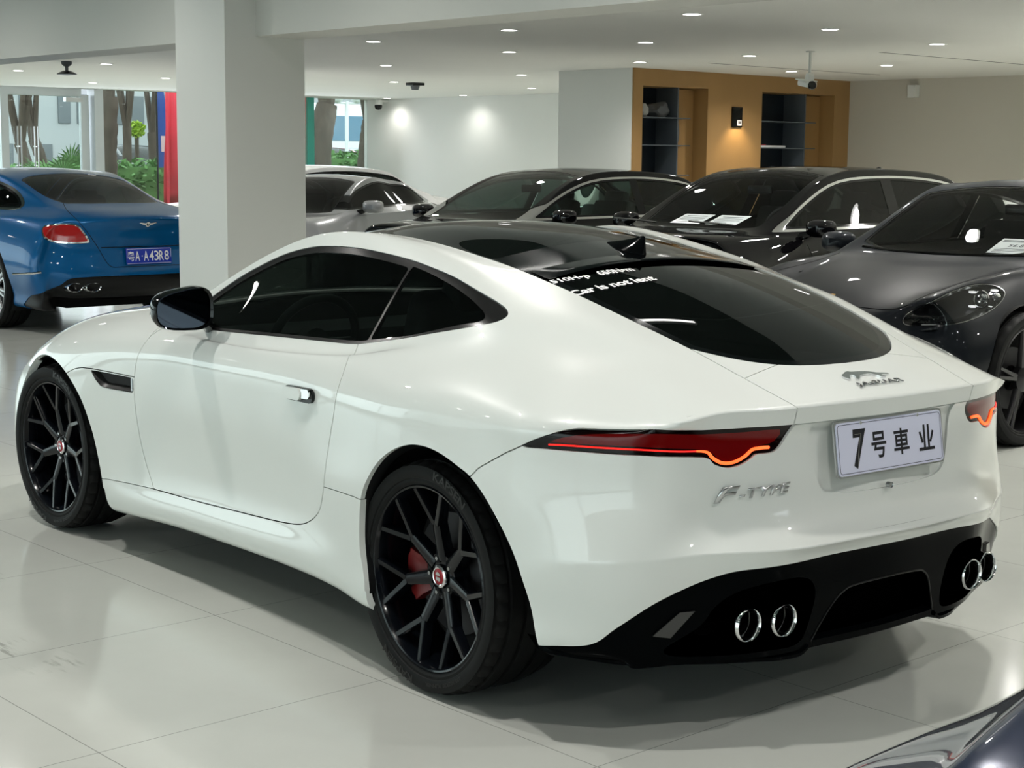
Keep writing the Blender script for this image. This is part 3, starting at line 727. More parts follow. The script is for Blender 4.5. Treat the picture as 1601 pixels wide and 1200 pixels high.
    sill, pm = cut(pm, np.where((pm.V[:, 1] > .4) | (pm.V[:, 2] < .3), sdf(sp, XZ(pm.V)), 1.), G*.7)
    panel('side_sill', sill, M_white, car, .02, 'both')
    # 9 front: wing, clamshell bonnet, bumper, headlamp
    fr, rest = pm.split(1.80-pm.V[:, 0]+.0, 0.) if False else (None, pm)
    fg = np.array(sorted([(2.387, .672), (2.328, .695), (2.277, .705), (2.202, .709), (2.082, .7095), (1.875, .7095), (1.70, .7095)]))
    wp = np.array([(1.875, .7095), (2.082, .7095), (2.202, .709), (2.277, .705), (2.328, .695), (2.40, .665), (2.5, .5), (2.5, .1), (1.74, .1), (1.70, .29), (1.70, .70)])
    wing, pm = cut(pm, np.where(pm.V[:, 1] > .4, sdf(wp, XZ(pm.V)), 1.), G)
    vp = spl([(2.202, .704, 'c'), (1.884, .705, 'c'), (1.888, .648, 'c'), (2.083, .645), (2.128, .651), (2.170, .677)], 4, closed=True)
    vent, wing = wing.split(sdf(vp, XZ(wing.V)), 0.)
    for sd in ('left', 'right'):
        W_ = panel('front_wing', wing, M_white, car, .02, sd)[0]; s = 1 if sd == 'left' else -1
        panel('vent_cavity', vent.off(-.032), M_void, W_, 0, sd)
        bm = bmesh.new(); vv = []
        for x, z in ((2.20, .70), (2.165, .672), (2.125, .650), (2.08, .647), (1.892, .650)):
            a = bv.find_nearest(Vector((x, s*.93, z)))[0]; vv.append((a+Vector((0, s*.001, 0)), Vector((a.x-.012*(x > 2.1), a.y-s*.030, a.z+.022*(x < 2.19)))))
        ro = [bm.verts.new(a) for a, b in vv]; ri = [bm.verts.new(b) for a, b in vv]
        for i in range(len(vv)-1): bm.faces.new((ro[i], ro[i+1], ri[i+1], ri[i]))
        obj('vent_frame', bm, M_chromed if False else M_dark, W_)
        a = bv.find_nearest(Vector((1.90, s*.93, .677)))[0]
        obj('vent_bar', boxm((1.905, a.y-s*.012, .677), (.012, .018, .05)), M_chromed, W_)
    hp = spl([(2.80, .742, 'c'), (2.95, .70), (3.10, .64), (3.17, .60, 'c'), (3.12, .585), (3.0, .615), (2.88, .67)], 3, closed=True)
    hl, pm = cut(pm, np.where(pm.V[:, 1] > .5, sdf(hp, XZ(pm.V)), 1.), .001)
    panel('headlamp', hl.off(-.004), M_headl, car, .02, 'both')
    bz = np.array(sorted([(2.3, .69), (2.62, .70), (2.74, .69), (2.80, .742), (2.88, .67), (3.0, .615), (3.12, .585), (3.2, .585), (3.6, .585)]))
    fb, pm = cut(pm, np.where(pm.V[:, 0] > 2.6, pm.V[:, 2]-np.interp(pm.V[:, 0], bz[:, 0], bz[:, 1]), 1.), G)
    gp = spl([(-.3, .52, 'c'), (.28, .52), (.36, .47), (.30, .33), (.20, .28), (-.3, .28, 'c')], 4, closed=True)
    gr_, fb = fb.split(np.where(fb.V[:, 0] > 3.2, sdf(gp, YZ(fb.V)), 1.), 0.)
    ip = spl([(.46, .42, 'c'), (.62, .46, 'c'), (.66, .34), (.50, .27)], 3, closed=True)
    in_, fb = fb.split(np.where(fb.V[:, 0] > 3.0, sdf(ip, YZ(fb.V)), 1.), 0.)
    fbo = panel('front_bumper', fb, M_white, car, .03, 'centre')[0]
    panel('grille', gr_.off(-.03), M_void, fbo, 0, 'centre'); panel('side_intake', in_.off(-.03), M_void, fbo, 0, 'both')
    bon, pm = cut(pm, np.where((pm.V[:, 0] > 1.70), -(pm.V[:, 0]-1.825-.10*np.clip(.86-pm.V[:, 1], 0, .3)), 1.), G)
    panel('bonnet', bon, M_white, car, .014, 'centre')
    panel('body_side', pm, M_white, car, .014, 'both' if pm.V[:, 1].min() > 1e-4 else 'centre')
    for q_ in (pod, chn): inner = inner.clip(np.where(inner.V[:, 0] < -.6, -sdf(q_, YZ(inner.V)), -1.))
    panel('inner_structure', inner, M_inner, car, 0, 'centre')
    # wheel housings
    for poly, nm in ((arch, 1), (farch, 2)):
        for s in (1, -1):
            bm = bmesh.new(); P = [q_ for q_ in poly[:-2]]; c = (0 if nm == 1 else 2.62)
            a = []; b = []
            for x, z in P:
                k = 1.05; X_ = c+(x-c)*k; Z_ = .34+(z-.34)*k
                h_ = bv.ray_cast(Vector((X_, s*1.5, Z_)), Vector((0, -s, 0)))[0]
                yo = (h_.y if h_ else s*.90)-s*.010
                a.append(bm.verts.new((X_, yo, Z_))); b.append(bm.verts.new((X_, s*.60, Z_)))
            for i in range(len(P)-1): bm.faces.new((a[i], a[i+1], b[i+1], b[i]))
            bm.faces.new(b)
            obj('wheel_housing', bm, M_void, car)
            bm = bmesh.new(); a = []; b = []
            for x, z in P:
                ins = .99; X_ = c+(x-c)*1.004; Z_ = z
                X2 = c+(x-c)*.955; Z2 = .34+(z-.34)*.955
                h_ = bv.ray_cast(Vector((X_, s*1.5, Z_)), Vector((0, -s, 0)))[0]
                yo = (h_.y if h_ else s*.93)-s*.004
                if z < .24: continue
                a.append(bm.verts.new((X_, yo, Z_))); b.append(bm.verts.new((X2+(x-X2)*.35, yo-s*.035, Z2+(z-Z2)*.35)))
            for i in range(len(a)-1): bm.faces.new((a[i], a[i+1], b[i+1], b[i]))
            obj('arch_liner', bm, M_dark, car)
    obj('underbody', boxm((1.28, 0, .21), (3.7, 1.14, .06)), M_void, car)
    obj('floor_pan', boxm((1.19, 0, .23), (1.74, 1.64, .05)), M_void, car)
    # wheels
    y_wheel('rear_wheel', car, (0, .915, .339), 0, R=.338, w=.285, dish=.052, phase=.02, cal=1.75)
    y_wheel('rear_wheel', car, (0, -.915, .339), PI, R=.338, w=.285, dish=.052, phase=.3, cal=-1.75)
    st = -.0549; so = .16
    y_wheel('front_wheel', car, (2.622, .918, .340), .0549, R=.339, w=.255, dish=.042, phase=.10, cal=-1.35)
    y_wheel('front_wheel', car, (2.622, -.90, .340), PI+.0549, R=.339, w=.255, dish=.042, phase=.3, cal=1.35)
    # mirrors
    for s in (1, -1):
        M = bpy.data.objects.new('door_mirror', None); COL.objects.link(M); M.parent = car
        M.location = (1.39, s*.945, .998)
        bm = bmesh.new(); n = 28; rings = []
        prof = [(-.002, .93, 0), (-.010, 1.0, 0), (.01, 1.03, .0), (.035, 1.0, .004), (.065, .88, .008), (.09, .66, .012), (.104, .40, .014)]
        for x, k, up in prof:
            rg_ = []
            for i in range(n):
                a = 2*PI*i/n; ca, sa = math.cos(a), math.sin(a)
                ex = .62
                yy = .103*k*math.copysign(abs(ca)**ex, ca); zz = .070*k*math.copysign(abs(sa)**ex, sa)
                zz *= (1-.28*(yy/.103)) if sa > 0 else (1-.05*(yy/.103))
                rg_.append(bm.verts.new((x+.10*yy*(1 if x < .05 else .6), s*yy, zz+up)))
            rings.append(rg_)
        for a, b in zip(rings, rings[1:]):
            for k in range(n): bm.faces.new((a[k], a[(k+1) % n], b[(k+1) % n], b[k]))
        bm.faces.new(rings[-1])
        h = obj('mirror_housing', bm, M_black, M)
        bm = bmesh.new(); rg_ = []
        for i in range(n):
            a = 2*PI*i/n; ca, sa = math.cos(a), math.sin(a); k = .90
            yy = .103*k*math.copysign(abs(ca)**.62, ca); zz = .070*k*math.copysign(abs(sa)**.62, sa)
            zz *= (1-.28*(yy/.103)) if sa > 0 else (1-.05*(yy/.103)); rg_.append(bm.verts.new((.004+.10*yy, s*yy, zz)))
        bm.faces.new(rg_); obj('mirror_glass', bm, M_mirdark, M)
        bm = bmesh.new(); tube(bm, [(.04, s*.098, -.018), (.07, s*.088, -.016), (.095, s*.06, -.014)], [.006, .008, .005], 8); obj('turn_signal', bm, M_clear, M)
        bm = bmesh.new(); tube(bm, [(.02, -s*.07, -.045), (.05, -s*.115, -.06), (.10, -s*.15, -.075)], [.022, .018, .024], 12); obj('mirror_arm', bm, M_black, M)
    # door handles
    for sd, s in (('left', 1), ('right', -1)):
        H = bpy.data.objects.new('door_handle', None); COL.objects.link(H); H.parent = doors[sd]; H.location = (.695, s*.9055, .786); H.rotation_euler = (0, 0, -s*.045)
        def cap_poly(L, h, n=8, dx=0):
            return [(dx+(L/2-h/2)*sg+h/2*math.cos(a), h/2*math.sin(a)) for sg, a0 in ((1, -PI/2), (-1, PI/2)) for a in [a0+PI*k/n for k in range(n+1)]]
        bm = bmesh.new(); prism(bm, cap_poly(.180, .046), lambda a, b, h_: Vector((a, s*(h_-.004), b-.02*a)), .010); obj('handle_pocket', bm, M_black, H)
        bm = bmesh.new(); prism(bm, cap_poly(.115, .038, 8, .028), lambda a, b, h_: Vector((a, s*(h_+.004), b+.001-.02*a)), .014); obj('handle_bar', bm, M_white, H)
        bm = bmesh.new(); prism(bm, cap_poly(.062, .030, 8, -.052), lambda a, b, h_: Vector((a, s*(h_+.004), b+.006-.02*a)), .010); obj('handle_end', bm, M_chrome, H)
    # fin aerial, spoiler lip
    bm = bmesh.new(); rings = []
    for x, w_, h_ in ((.275, .004, .004), (.24, .020, .014), (.20, .028, .026), (.16, .030, .040), (.125, .024, .055), (.105, .014, .062), (.098, .006, .060)):
        zb = bv.ray_cast(Vector((x, 0, 2)), Vector((0, 0, -1)))[0].z-.002
        rings.append([bm.verts.new((x, w_*a, zb+h_*b)) for a, b in ((-1, 0), (-.75, .35), (-.25, .85), (0, 1), (.25, .85), (.75, .35), (1, 0))])
    for a, b in zip(rings, rings[1:]):
        for k in range(6): bm.faces.new((a[k], a[k+1], b[k+1], b[k]))
    bm.faces.new(rings[0]); bm.faces.new(rings[-1][::-1]); obj('roof_aerial', bm, M_black, car)
    bm = bmesh.new(); rows = []
    for i in range(33):
        y = -.455+.91*i/32; k = 1-(y/.455)**4; row = []
        for x, h_ in ((.115, .001), (.085, .003*k+.001), (.055, .006*k+.001), (.026, .009*k+.001), (.020, .006*k+.001), (.024, .002), (.06, -.004)):
            xx = x-.0*y*y; b_ = bv.ray_cast(Vector((xx, y, 2)), Vector((0, 0, -1)))[0]
            row.append(bm.verts.new((xx, y, b_.z+h_)))
        rows.append(row)
    for a, b in zip(rows, rows[1:]):
        for k in range(6): bm.faces.new((a[k], a[k+1], b[k+1], b[k]))
    obj('roof_spoiler', bm, M_black, car)
    # decal on the rear window
    gb = bvh_of(gin.off(-.004)) if gin.F else bv
    text_fit('510H•p', (-.018, .464, 1.165), (-.016, -.13, .008), (1, 0, .35), .040, rg, M_text, 'window_decal', w=.135, ext=0, off=.035, conform=bv, lift=-.0015)
    text_fit('650N•m', (-.026, .292, 1.18), (-.006, -.13, .008), (1, 0, .35), .038, rg, M_text, 'window_decal', w=.135, ext=0, off=.035, conform=bv, lift=-.0015)
    text_fit('Car is not lent', (-.122, .474, 1.14), (0, -.13, .01), (1, 0, .35), .040, rg, M_text, 'window_decal', w=.325, ext=0, off=.035, conform=bv, lift=-.0015)
    # badges
    fb_ = bv
    b1 = text_fit('F', (-.80, .585, .655), (-.06, -.2, .012), (0, -.14, 1), .040, bmpo, M_silver, 'model_badge', w=.075, ext=.004, shear=.3, off=.02, conform=bv, lift=.004)
    text_fit('-TYPE', (-.83, .520, .662), (-.05, -.2, .012), (0, -.14, 1), .026, bmpo, M_silver, 'model_badge', w=.155, ext=.004, shear=.3, off=.02, conform=bv, space=1.1, lift=.004)
    bo = [c_ for c_ in car.children if c_.name.startswith('boot_lid')][0]
    text_fit('JAGUAR', (-.853, .085, .918), (0, -1, 0), (1, 0, .45), .024, bo, M_chromed, 'maker_lettering', w=.190, ext=.003, off=.015, conform=bv, space=1.15, lift=.003)
    leap = [(.092, .000), (.100, .012), (.092, .022), (.078, .026), (.066, .032), (.052, .034), (.040, .030), (.015, .028), (-.015, .026), (-.035, .021), (-.055, .014), (-.075, .010), (-.098, .006), (-.100, .001), (-.085, .001), (-.066, .002), (-.058, -.004), (-.068, -.009), (-.066, -.013), (-.050, -.008), (-.042, .002), (-.028, .010), (-.005, .012), (.018, .010), (.030, .006), (.042, -.004), (.054, -.010), (.060, -.005), (.052, .003), (.048, .012), (.060, .016), (.072, .010), (.078, .002), (.086, -.004)]
    bm = bmesh.new(); prism(bm, leap, lambda a, b, h_: (lambda r_: r_[0]+r_[1]*(h_+.0005))(bv.find_nearest(Vector((-.806+b*1.15, a*.92, .935)))), .004)
    bmesh.ops.triangulate(bm, faces=bm.faces[:]); obj('cat_emblem', bm, M_chrome, bo, smooth=False)
    bm = bmesh.new(); lathe(bm, [(0, -.002), (.007, -.002), (.008, -.004), (.008, .01)], 16, 'X', (-.905, .008, .652)); obj('lock_cover', bm, M_chromed, bmpo)
    # cabin
    C = bpy.data.objects.new('cabin', None); COL.objects.link(C); C.parent = car
    obj('cabin_floor', boxm((.9, 0, .42), (2.0, 1.5, .04)), M_inner, C)
    obj('dashboard', boxm((1.70, 0, .80), (.34, 1.30, .17), bevel=.05), M_leather, C)
    for s in (1, -1):
        bm = bmesh.new(); box(bm, (.86, s*.36, .55), (.50, .46, .14), bevel=.05, seg=3)
        box(bm, (.60, s*.36, .83), (.14, .44, .56), Matrix.Rotation(-.30, 3, 'Y'), bevel=.06, seg=3)
        box(bm, (.50, s*.36, 1.09), (.10, .24, .14), Matrix.Rotation(-.30, 3, 'Y'), bevel=.04, seg=3)
        obj('seat', bm, M_leather, C)
    bm = bmesh.new(); rot = Matrix.Rotation(-.35, 4, 'Y'); cx = Vector((1.50, .36, .84))
    tube(bm, [cx+rot@Vector((0, .18*math.cos(2*PI*k/32), .18*math.sin(2*PI*k/32))) for k in range(32)], .017, 10, closed=True)
    for a in (0, PI, -PI/2): tube(bm, [cx+rot@Vector((0, .03*math.cos(a), .03*math.sin(a))), cx+rot@Vector((0, .17*math.cos(a), .17*math.sin(a)))], .014, 8)
    lathe(bm, [(0, -.02), (.055, -.02), (.06, .03), (0, .06)], 20, 'X', tuple(cx)); obj('steering_wheel', bm, M_leather, C)
    obj('luggage_cover', boxm((-.15, 0, .90), (.9, 1.0, .02)), M_inner, C)
    bm = bmesh.new(); box(bm, (1.16, 0, 1.20), (.04, .22, .06), bevel=.015); obj('rear_view_mirror', bm, M_black, C)
    return car, bv
M_sideglass = glass('side_glass', (.28, .32, .30), .9)
M_rearglass = glass('rear_glass', (.03, .045, .042), .95)
M_rglass = glass('roof_glass_black', (.012, .02, .018), .95)
M_fog = mat('reflector', (.03, .03, .03), .2, coat=.4)
M_pipe = mat('pipe_dark', (.10, .095, .09), .35, metal=1.)
M_headl = mat('headlamp_lens', (.25, .26, .27), .05, coat=1.)
M_clear = mat('clear_lens', (.7, .7, .68), .15, coat=1.)
M_mirdark = mat('mirror_glass_dim', (.10, .13, .18), .03, metal=1.)
FT, FTBV = build_ftype()

# number plate on the coupe
def ft_plate():
    P = thing('number_plate', 'white dealer plate reading 7 and three black characters on the white coupe', 'number plate', (-.894, 0, .7667))
    T = lambda a, b, h: Vector((.1513*b-h, -a, b))          # a to the right seen from behind, b up, h outwards
    def rr(w, h, r=.012, n=5):
        o = []
        for sx, sy, a0 in ((1, 1, 0), (-1, 1, PI/2), (-1, -1, PI), (1, -1, 1.5*PI)):
            for k in range(n+1):
                a = a0+PI/2*k/n; o.append((sx*(w/2-r)+r*math.cos(a), sy*(h/2-r)+r*math.sin(a)))
        return o
    bm = bmesh.new(); prism(bm, rr(.456, .150), lambda a, b, h: T(a, b, h-.006), .006); obj('plate_holder', bm, M_silver, P)
    bm = bmesh.new(); prism(bm, rr(.444, .140), lambda a, b, h: T(a, b, h), .002); obj('plate_face', bm, M_plate, P)
    bm = bmesh.new(); o1 = rr(.434, .130, .009); o2 = rr(.431, .127, .008)
    v1 = [bm.verts.new(T(a, b, .0026)) for a, b in o1]; v2 = [bm.verts.new(T(a, b, .0026)) for a, b in o2]; n = len(v1)
    for i in range(n): bm.faces.new((v1[i], v1[(i+1) % n], v2[(i+1) % n], v2[i]))
    obj('plate_border', bm, M_plateb, P, smooth=False)
    text_fit('7', T(-.160, -.056, 0), T(1, 0, 0)-T(0, 0, 0), T(0, 1, 0)-T(0, 0, 0), .106, P, M_ink, 'plate_numeral', w=.056, ext=0, off=.035, shear=.1, lift=.0026)
    bm = bmesh.new(); tube(bm, [T(a, b, .0030) for a, b in ((-.150, .036), (-.124, .036), (-.133, .01), (-.140, -.02), (-.143, -.048))], .0006, 6); obj('numeral_highlight', bm, M_goldl, P)
    for ch, a0, w_ in (('号', -.084, .062), ('車', .010, .066), ('业', .118, .068)):
        text_fit(ch, T(a0, -.036, 0), T(1, 0, 0)-T(0, 0, 0), T(0, 1, 0)-T(0, 0, 0), .072, P, M_ink, 'plate_character', w=w_, ext=0, off=.018, lift=.0026)
    for a in (-.12, .12):
        bm = bmesh.new(); lathe(bm, [(0, -.0035), (.004, -.0035), (.005, -.002)], 12, 'X', (.1513*.064, -a, .064)); obj('plate_screw', bm, M_silver, P)
    return P
M_plateb = mat('plate_border_blue', (.03, .035, .07), .4)
M_goldl = mat('numeral_line', (.35, .33, .3), .4)
ft_plate()
# ------------------------------------------------------------------ the other cars
def gcar_shell(sp, levels=3):
    """st rows: x, centre z, (glass edge y,z), (window top y,z), (belt y,z), (shoulder y,z), max half width"""
    U = []; S = []; st = sp['st']; t = sp['tail']; n = sp['nose']
    lv = [.20, .42, .64, .84, 1.0]; fr = [.62, .94, 1.0, .975, .95]
    def edge(e, sgn):
        yc = e['yc']; L = []
        for k, y in enumerate((0, .28, .52, .70, .86, 1.0)):
            L.append((e['x']+sgn*-e['k']*y**2.6, y*yc, e['z']-e.get('dz', .03)*y*y))
        rows = []
        for (x, z, ys) in e['rows']: rows.append([(x-sgn*e['k']*(y**2.6)*e.get('kf', 1.), y*ys, z) for y in (0, .28, .52, .70, .86, 1.0)])
        return L, rows
    tu, tr = edge(t, -1); nu, nr = edge(n, 1)
    U.append(tu); S.append([r[5] for r in tr])
    for q in st:
        x, zt, e, ze, d, zd, b, zb, sh, zsh, w = q
        U.append([(x, 0, zt), (x, e*.52, zt*.74+ze*.26), (x, e, ze), (x, d, zd), (x, b, zb), (x, sh, zsh)])
        zl = sp.get('sill', .27); r = []
        for k in range(5): r.append((x, sh+(w-sh)*fr[k] if k < 2 else w*fr[k], zsh+(zl-zsh)*lv[k]))
        r.append((x, w*.93, zl-.08)); r.append((x, w*.80, zl-.10)); S.append(r)
    U.append(nu); S.append([r[5] for r in nr])
    R = [r[:5] for r in tr]; Fr = [r[:5] for r in nr]
    cr = []
    if t.get('crease'): cr.append(([('U', 0, j) for j in range(6)], t['crease']))
    return shell(U, S, R, Fr, cr, levels=levels, it=4)
def gcar(name, label, pos, rz, sp, paint, mir=True, cabin=True, wheels=(), glassm=None):
    car = thing(name, label, 'car', pos, rz); gm = glassm or M_glassd
    pm = gcar_shell(sp, sp.get('lev', 3)); full = pm.copy(); bv = bvh_of(full)
    xr, xf = 0., sp['wb']; RW = sp.get('R', .34)
    ar = [np.array([(c+(RW+.035)*math.cos(a), RW+(RW+.035)*math.sin(a)) for a in np.linspace(-.5, PI+.5, 40)]+[(c-RW, -.3), (c+RW, -.3)]) for c in (xr, xf)]
    inner = full.off(-.022)
    for a in ar:
        _, pm = pm.split(sdf(a, XZ(pm.V))+10*(pm.V[:, 1] < .5), 0.); inner = inner.clip(-sdf(a, XZ(inner.V))-10*(inner.V[:, 1] < .5)*0)
    dlo = spl(sp['dlo'], 4, closed=True)
    ws = sp['ws']; rwn = sp['rw']            # polygons in plan (x, |y|), closed over the centre line
    zc = sp.get('zcut', .85)
    for poly, nm, mm in ((ws, 'windscreen', sp.get('wsm') or M_glassm), (rwn, 'rear_window', gm)):
        if poly is None: continue
        P = spl(poly, 4); P = np.concatenate([P, [(P[-1][0], -.4), (P[0][0], -.4)]])
        g_, pm = pm.split(np.where(pm.V[:, 2] > zc, sdf(P, XY(pm.V)), 1.), .0015)
        gi, fr = g_.split(sdf(P, XY(g_.V))+.02, 0.)
        o = panel(nm, gi.off(-.003), mm, car, 0, 'centre')
        if fr.F and o: panel('glass_border', fr.off(-.002), M_black, o[0], .01, 'centre')
        inner = inner.clip(np.where(inner.V[:, 2] > zc, -sdf(P, XY(inner.V)), -1.))
    g_, pm = pm.split(np.where(pm.V[:, 1] > .35, sdf(dlo, XZ(pm.V)), 1.), .001)
    ch = sp.get('chrome', 0)
    inner = inner.clip(np.where(inner.V[:, 1] > .35, -sdf(dlo, XZ(inner.V)), -1.))
    if ch:
        g_, cm = g_.split(sdf(dlo, XZ(g_.V))+ch, 0.)
        panel('window_chrome', cm.off(.002), M_chrome, car, .01, 'both')
    g_, tr = g_.split(sdf(dlo, XZ(g_.V))+ch+.018, 0.)
    panel('window_surround', tr.off(-.001), M_black, car, .01, 'both')
    for k, (xa, xb, tl) in enumerate(sp.get('pillars', [])):          # black posts between the side windows
        d = np.maximum((g_.V[:, 0]-(xa+tl*(g_.V[:, 2]-1.))), -(g_.V[:, 0]-(xb+tl*(g_.V[:, 2]-1.))))
        p_, g_ = g_.split(d, 0.); panel('window_post', p_.off(-.001), M_black, car, 0, 'both')
    panel('side_window', g_.off(-.005), gm, car, 0, 'both')
    for nm, poly, pj, xr_, mt, of, *more in sp.get('cuts', []):
        P = spl(poly, 3, closed=True); pf = {'XZ': XZ, 'YZ': YZ, 'DG': DG, 'FG': lambda V: np.stack([-.6*V[:, 0]+.8*V[:, 1], V[:, 2]], 1), 'XY': XY}[pj]
        m_ = (pm.V[:, 0] > xr_[0]) & (pm.V[:, 0] < xr_[1])
        if pj == 'XZ': m_ &= pm.V[:, 1] > .4
        l_, pm = pm.split(np.where(m_, sdf(P, pf(pm.V)), 1.), .0012)
        if l_.F:
            sd_k = 'centre' if l_.V[:, 1].min() < 1e-4 else 'both'
            if nm in sp.get('holes', ()):
                mi = (inner.V[:, 0] > xr_[0]) & (inner.V[:, 0] < xr_[1]) & ((inner.V[:, 1] > .4) if pj == 'XZ' else True)
                inner = inner.clip(np.where(mi, -sdf(P, pf(inner.V)), -1.))
            if more:
                q_, l_ = l_.split(sdf(P, pf(l_.V))+more[0], 0.)
                oo = panel(nm, l_.off(of), mt, car, .015, sd_k)
                for k_, sd2 in enumerate(('left', 'right') if sd_k == 'both' else ('centre',)):
                    panel(more[1], q_.off(more[3]), more[2], oo[k_], .004, sd2)
            else: panel(nm, l_.off(of), mt, car, .015, sd_k)
    for ax, line, rng in sp.get('gaps', []):                            # shut lines
        P = np.array(line, float); pf = {'XZ': XZ, 'YZ': YZ, 'XY': XY}[ax]
        m_ = np.ones(len(pm.V), bool)
        if ax == 'XZ': m_ = pm.V[:, 1] > .4
        lp = np.concatenate([P, P[::-1]]); dd = np.abs(sdf(lp, pf(pm.V)))
        dd = np.where(m_, dd, 1.)
        pm = pm.clip(-(dd-.0022)) if False else pm
    panel('body_shell', pm, paint, car, .012, 'centre')
    panel('inner_structure', inner, M_inner, car, 0, 'centre')
    for c in (xr, xf):
        for s in (1, -1):
            bm = bmesh.new(); a = []; b = []
            for k in range(25):
                t_ = -.5+(PI+1.)*k/24; x, z = c+(RW+.04)*math.cos(t_), RW+(RW+.04)*math.sin(t_)
                a.append(bm.verts.new((x, s*(sp['w']-.05), z))); b.append(bm.verts.new((x, s*.5, z)))
            for k in range(24): bm.faces.new((a[k], a[k+1], b[k+1], b[k]))
            bm.faces.new(b); obj('wheel_housing', bm, M_void, car)
    obj('underbody', boxm((sp['wb']/2, 0, .22), (sp['wb']+1.1, .98, .06)), M_void, car)
    obj('floor_pan', boxm((sp['wb']/2, 0, .24), (sp['wb']-.85, 1.6, .05)), M_void, car)
    for c, s, kind in wheels:
        spoke_wheel(car, (c, s*(sp['w']-.02), RW), 0 if s > 0 else PI, RW, kind)
    if mir:
        mx, my, mz = sp['mir']
        for s in (1, -1):
            bm = bmesh.new(); rings = []; n = 18
            for x, k in ((-.04, .93), (-.02, 1.), (.03, .98), (.07, .8), (.10, .4)):
                rings.append([bm.verts.new((mx+x+(.0), s*my+s*.115*k*math.copysign(abs(math.cos(a))**.6, math.cos(a)), mz+.068*k*math.copysign(abs(math.sin(a))**.6, math.sin(a)))) for a in [2*PI*i/n for i in range(n)]])
            for a, b in zip(rings, rings[1:]):
                for k in range(n): bm.faces.new((a[k], a[(k+1) % n], b[(k+1) % n], b[k]))
            bm.faces.new(rings[0]); bm.faces.new(rings[-1])
            m_ = obj('door_mirror', bm, sp.get('mirm', paint), car)
            bm = bmesh.new(); tube(bm, [(mx+.02, s*(my-.09), mz-.04), (mx+.04, s*(my-.17), mz-.07)], [.025, .03], 8); obj('mirror_arm', bm, M_black, m_)
            bm = bmesh.new(); tube(bm, [(mx+.075, s*(my-.06), mz-.012), (mx+.082, s*(my+.0), mz-.010), (mx+.068, s*(my+.07), mz-.008)], .007, 8); obj('indicator_strip', bm, M_chrome, m_)
    if cabin:
        C = bpy.data.objects.new('cabin', None); COL.objects.link(C); C.parent = car; cx = sp['cab']   # (dash x, seat x, dash z)
        zb = cx[2]
        obj('dashboard', boxm((cx[0]+.15, 0, zb-.10), (.62, 1.36, .16), bevel=.05), M_leather, C)
        for s in (1, -1):
            bm = bmesh.new(); box(bm, (cx[1], s*.37, .58), (.5, .48, .16), bevel=.05, seg=2)
            box(bm, (cx[1]-.27, s*.37, .86), (.15, .46, .58), Matrix.Rotation(-.28, 3, 'Y'), bevel=.06, seg=2)
            box(bm, (cx[1]-.36, s*.37, cx[3]), (.10, .26, .17), Matrix.Rotation(-.22, 3, 'Y'), bevel=.045, seg=2)
            obj('seat', bm, M_leather, C)
        if cx[4]: obj('rear_bench', boxm((cx[4], 0, .78), (.2, 1.2, .60), Matrix.Rotation(-.3, 3, 'Y'), bevel=.06), M_leather, C)
        bm = bmesh.new(); c_ = Vector((cx[0]-.28, .37, zb-.02)); rot = Matrix.Rotation(-.35, 4, 'Y')
        tube(bm, [c_+rot@Vector((0, .185*math.cos(2*PI*k/28), .185*math.sin(2*PI*k/28))) for k in range(28)], .015, 8, closed=True)
        tube(bm, [c_+rot@Vector((0, -.18, 0)), c_+rot@Vector((0, .18, 0))], .02, 8); obj('steering_wheel', bm, M_leather, C)
        obj('rear_view_mirror', boxm((cx[0]-.45, 0, cx[3]+.10), (.04, .24, .07), bevel=.015), M_black, C)
    return car, bv
def surf_line(bv, pts, r, m_, parent, name='shut_line', both=True, lift=0., n=5, closed=False):
    P = spl([tuple(q) for q in pts], n, closed=closed)
    for s in ((1, -1) if both else (1,)):
        q3 = []
        for q in P:
            h, n_, _, _ = bv.find_nearest(Vector((q[0], s*q[1], q[2])))
            if n_.dot(h-Vector((1.2, 0, .5))) < 0: n_ = -n_
            q3.append(h+n_*lift)
        obj(name, tube(bmesh.new(), q3, r, 6, closed=closed), m_, parent)
M_rimsilver = mat('rim_silver', (.55, .56, .57), .25, metal=.9)
def spoke_wheel(parent, pos, rz, R, kind):
    W = bpy.data.objects.new('wheel', None); COL.objects.link(W); W.parent = parent; W.location = pos; W.rotation_euler = (0, 0, rz)
    ri = R-.075
    obj('tyre', tyre_bm(R, ri, .25, 96), M_rubber, W)
    n, m_ = kind
    bm = bmesh.new(); rim_barrel(bm, ri, .22, 56)
    for k in range(n):
        a = 2*PI*k/n+.1
        for d in (-.10, .10):
            strut(bm, (.05*math.sin(a+d), -.03, .05*math.cos(a+d)), ((ri-.01)*math.sin(a+d*.9), -.008, (ri-.01)*math.cos(a+d*.9)), .03, .018, .03, .02)
    lathe(bm, [(0, -.02), (.03, -.02), (.07, -.03), (.075, -.06), (0, -.06)], 32)
    obj('rim', bm, m_, W)
    bm = bmesh.new(); lathe(bm, [(.07, -.11), (.17, -.11), (.17, -.14), (.07, -.14)], 40); obj('brake_disc', bm, M_disc, W)
    bm = bmesh.new(); lathe(bm, [(0, -.15), (ri-.03, -.15), (0, -.16)], 32); obj('backing_plate', bm, M_void, W)
    return W
def paint(name, col, rough=.3, metal=.0, coat=1., flake=0.):
    return mat(name, col, rough, metal, coat, .015)
M_pblue = mat('blue_paint', (.0, .095, .27), .3, .2, spec=.2, coat=.5, coatr=.015)
M_pblack = mat('black_paint', (.002, .002, .0025), .3, spec=.0, coat=.75, coatr=.015)
M_pgrey = mat('dark_grey_paint', (.009, .011, .014), .4, .0, spec=.05, coat=.24, coatr=.015)
M_psilver = paint('silver_paint', (.24, .25, .26), .3, .3)
M_pwhite = paint('pearl_white_paint', (.72, .72, .72), .3)
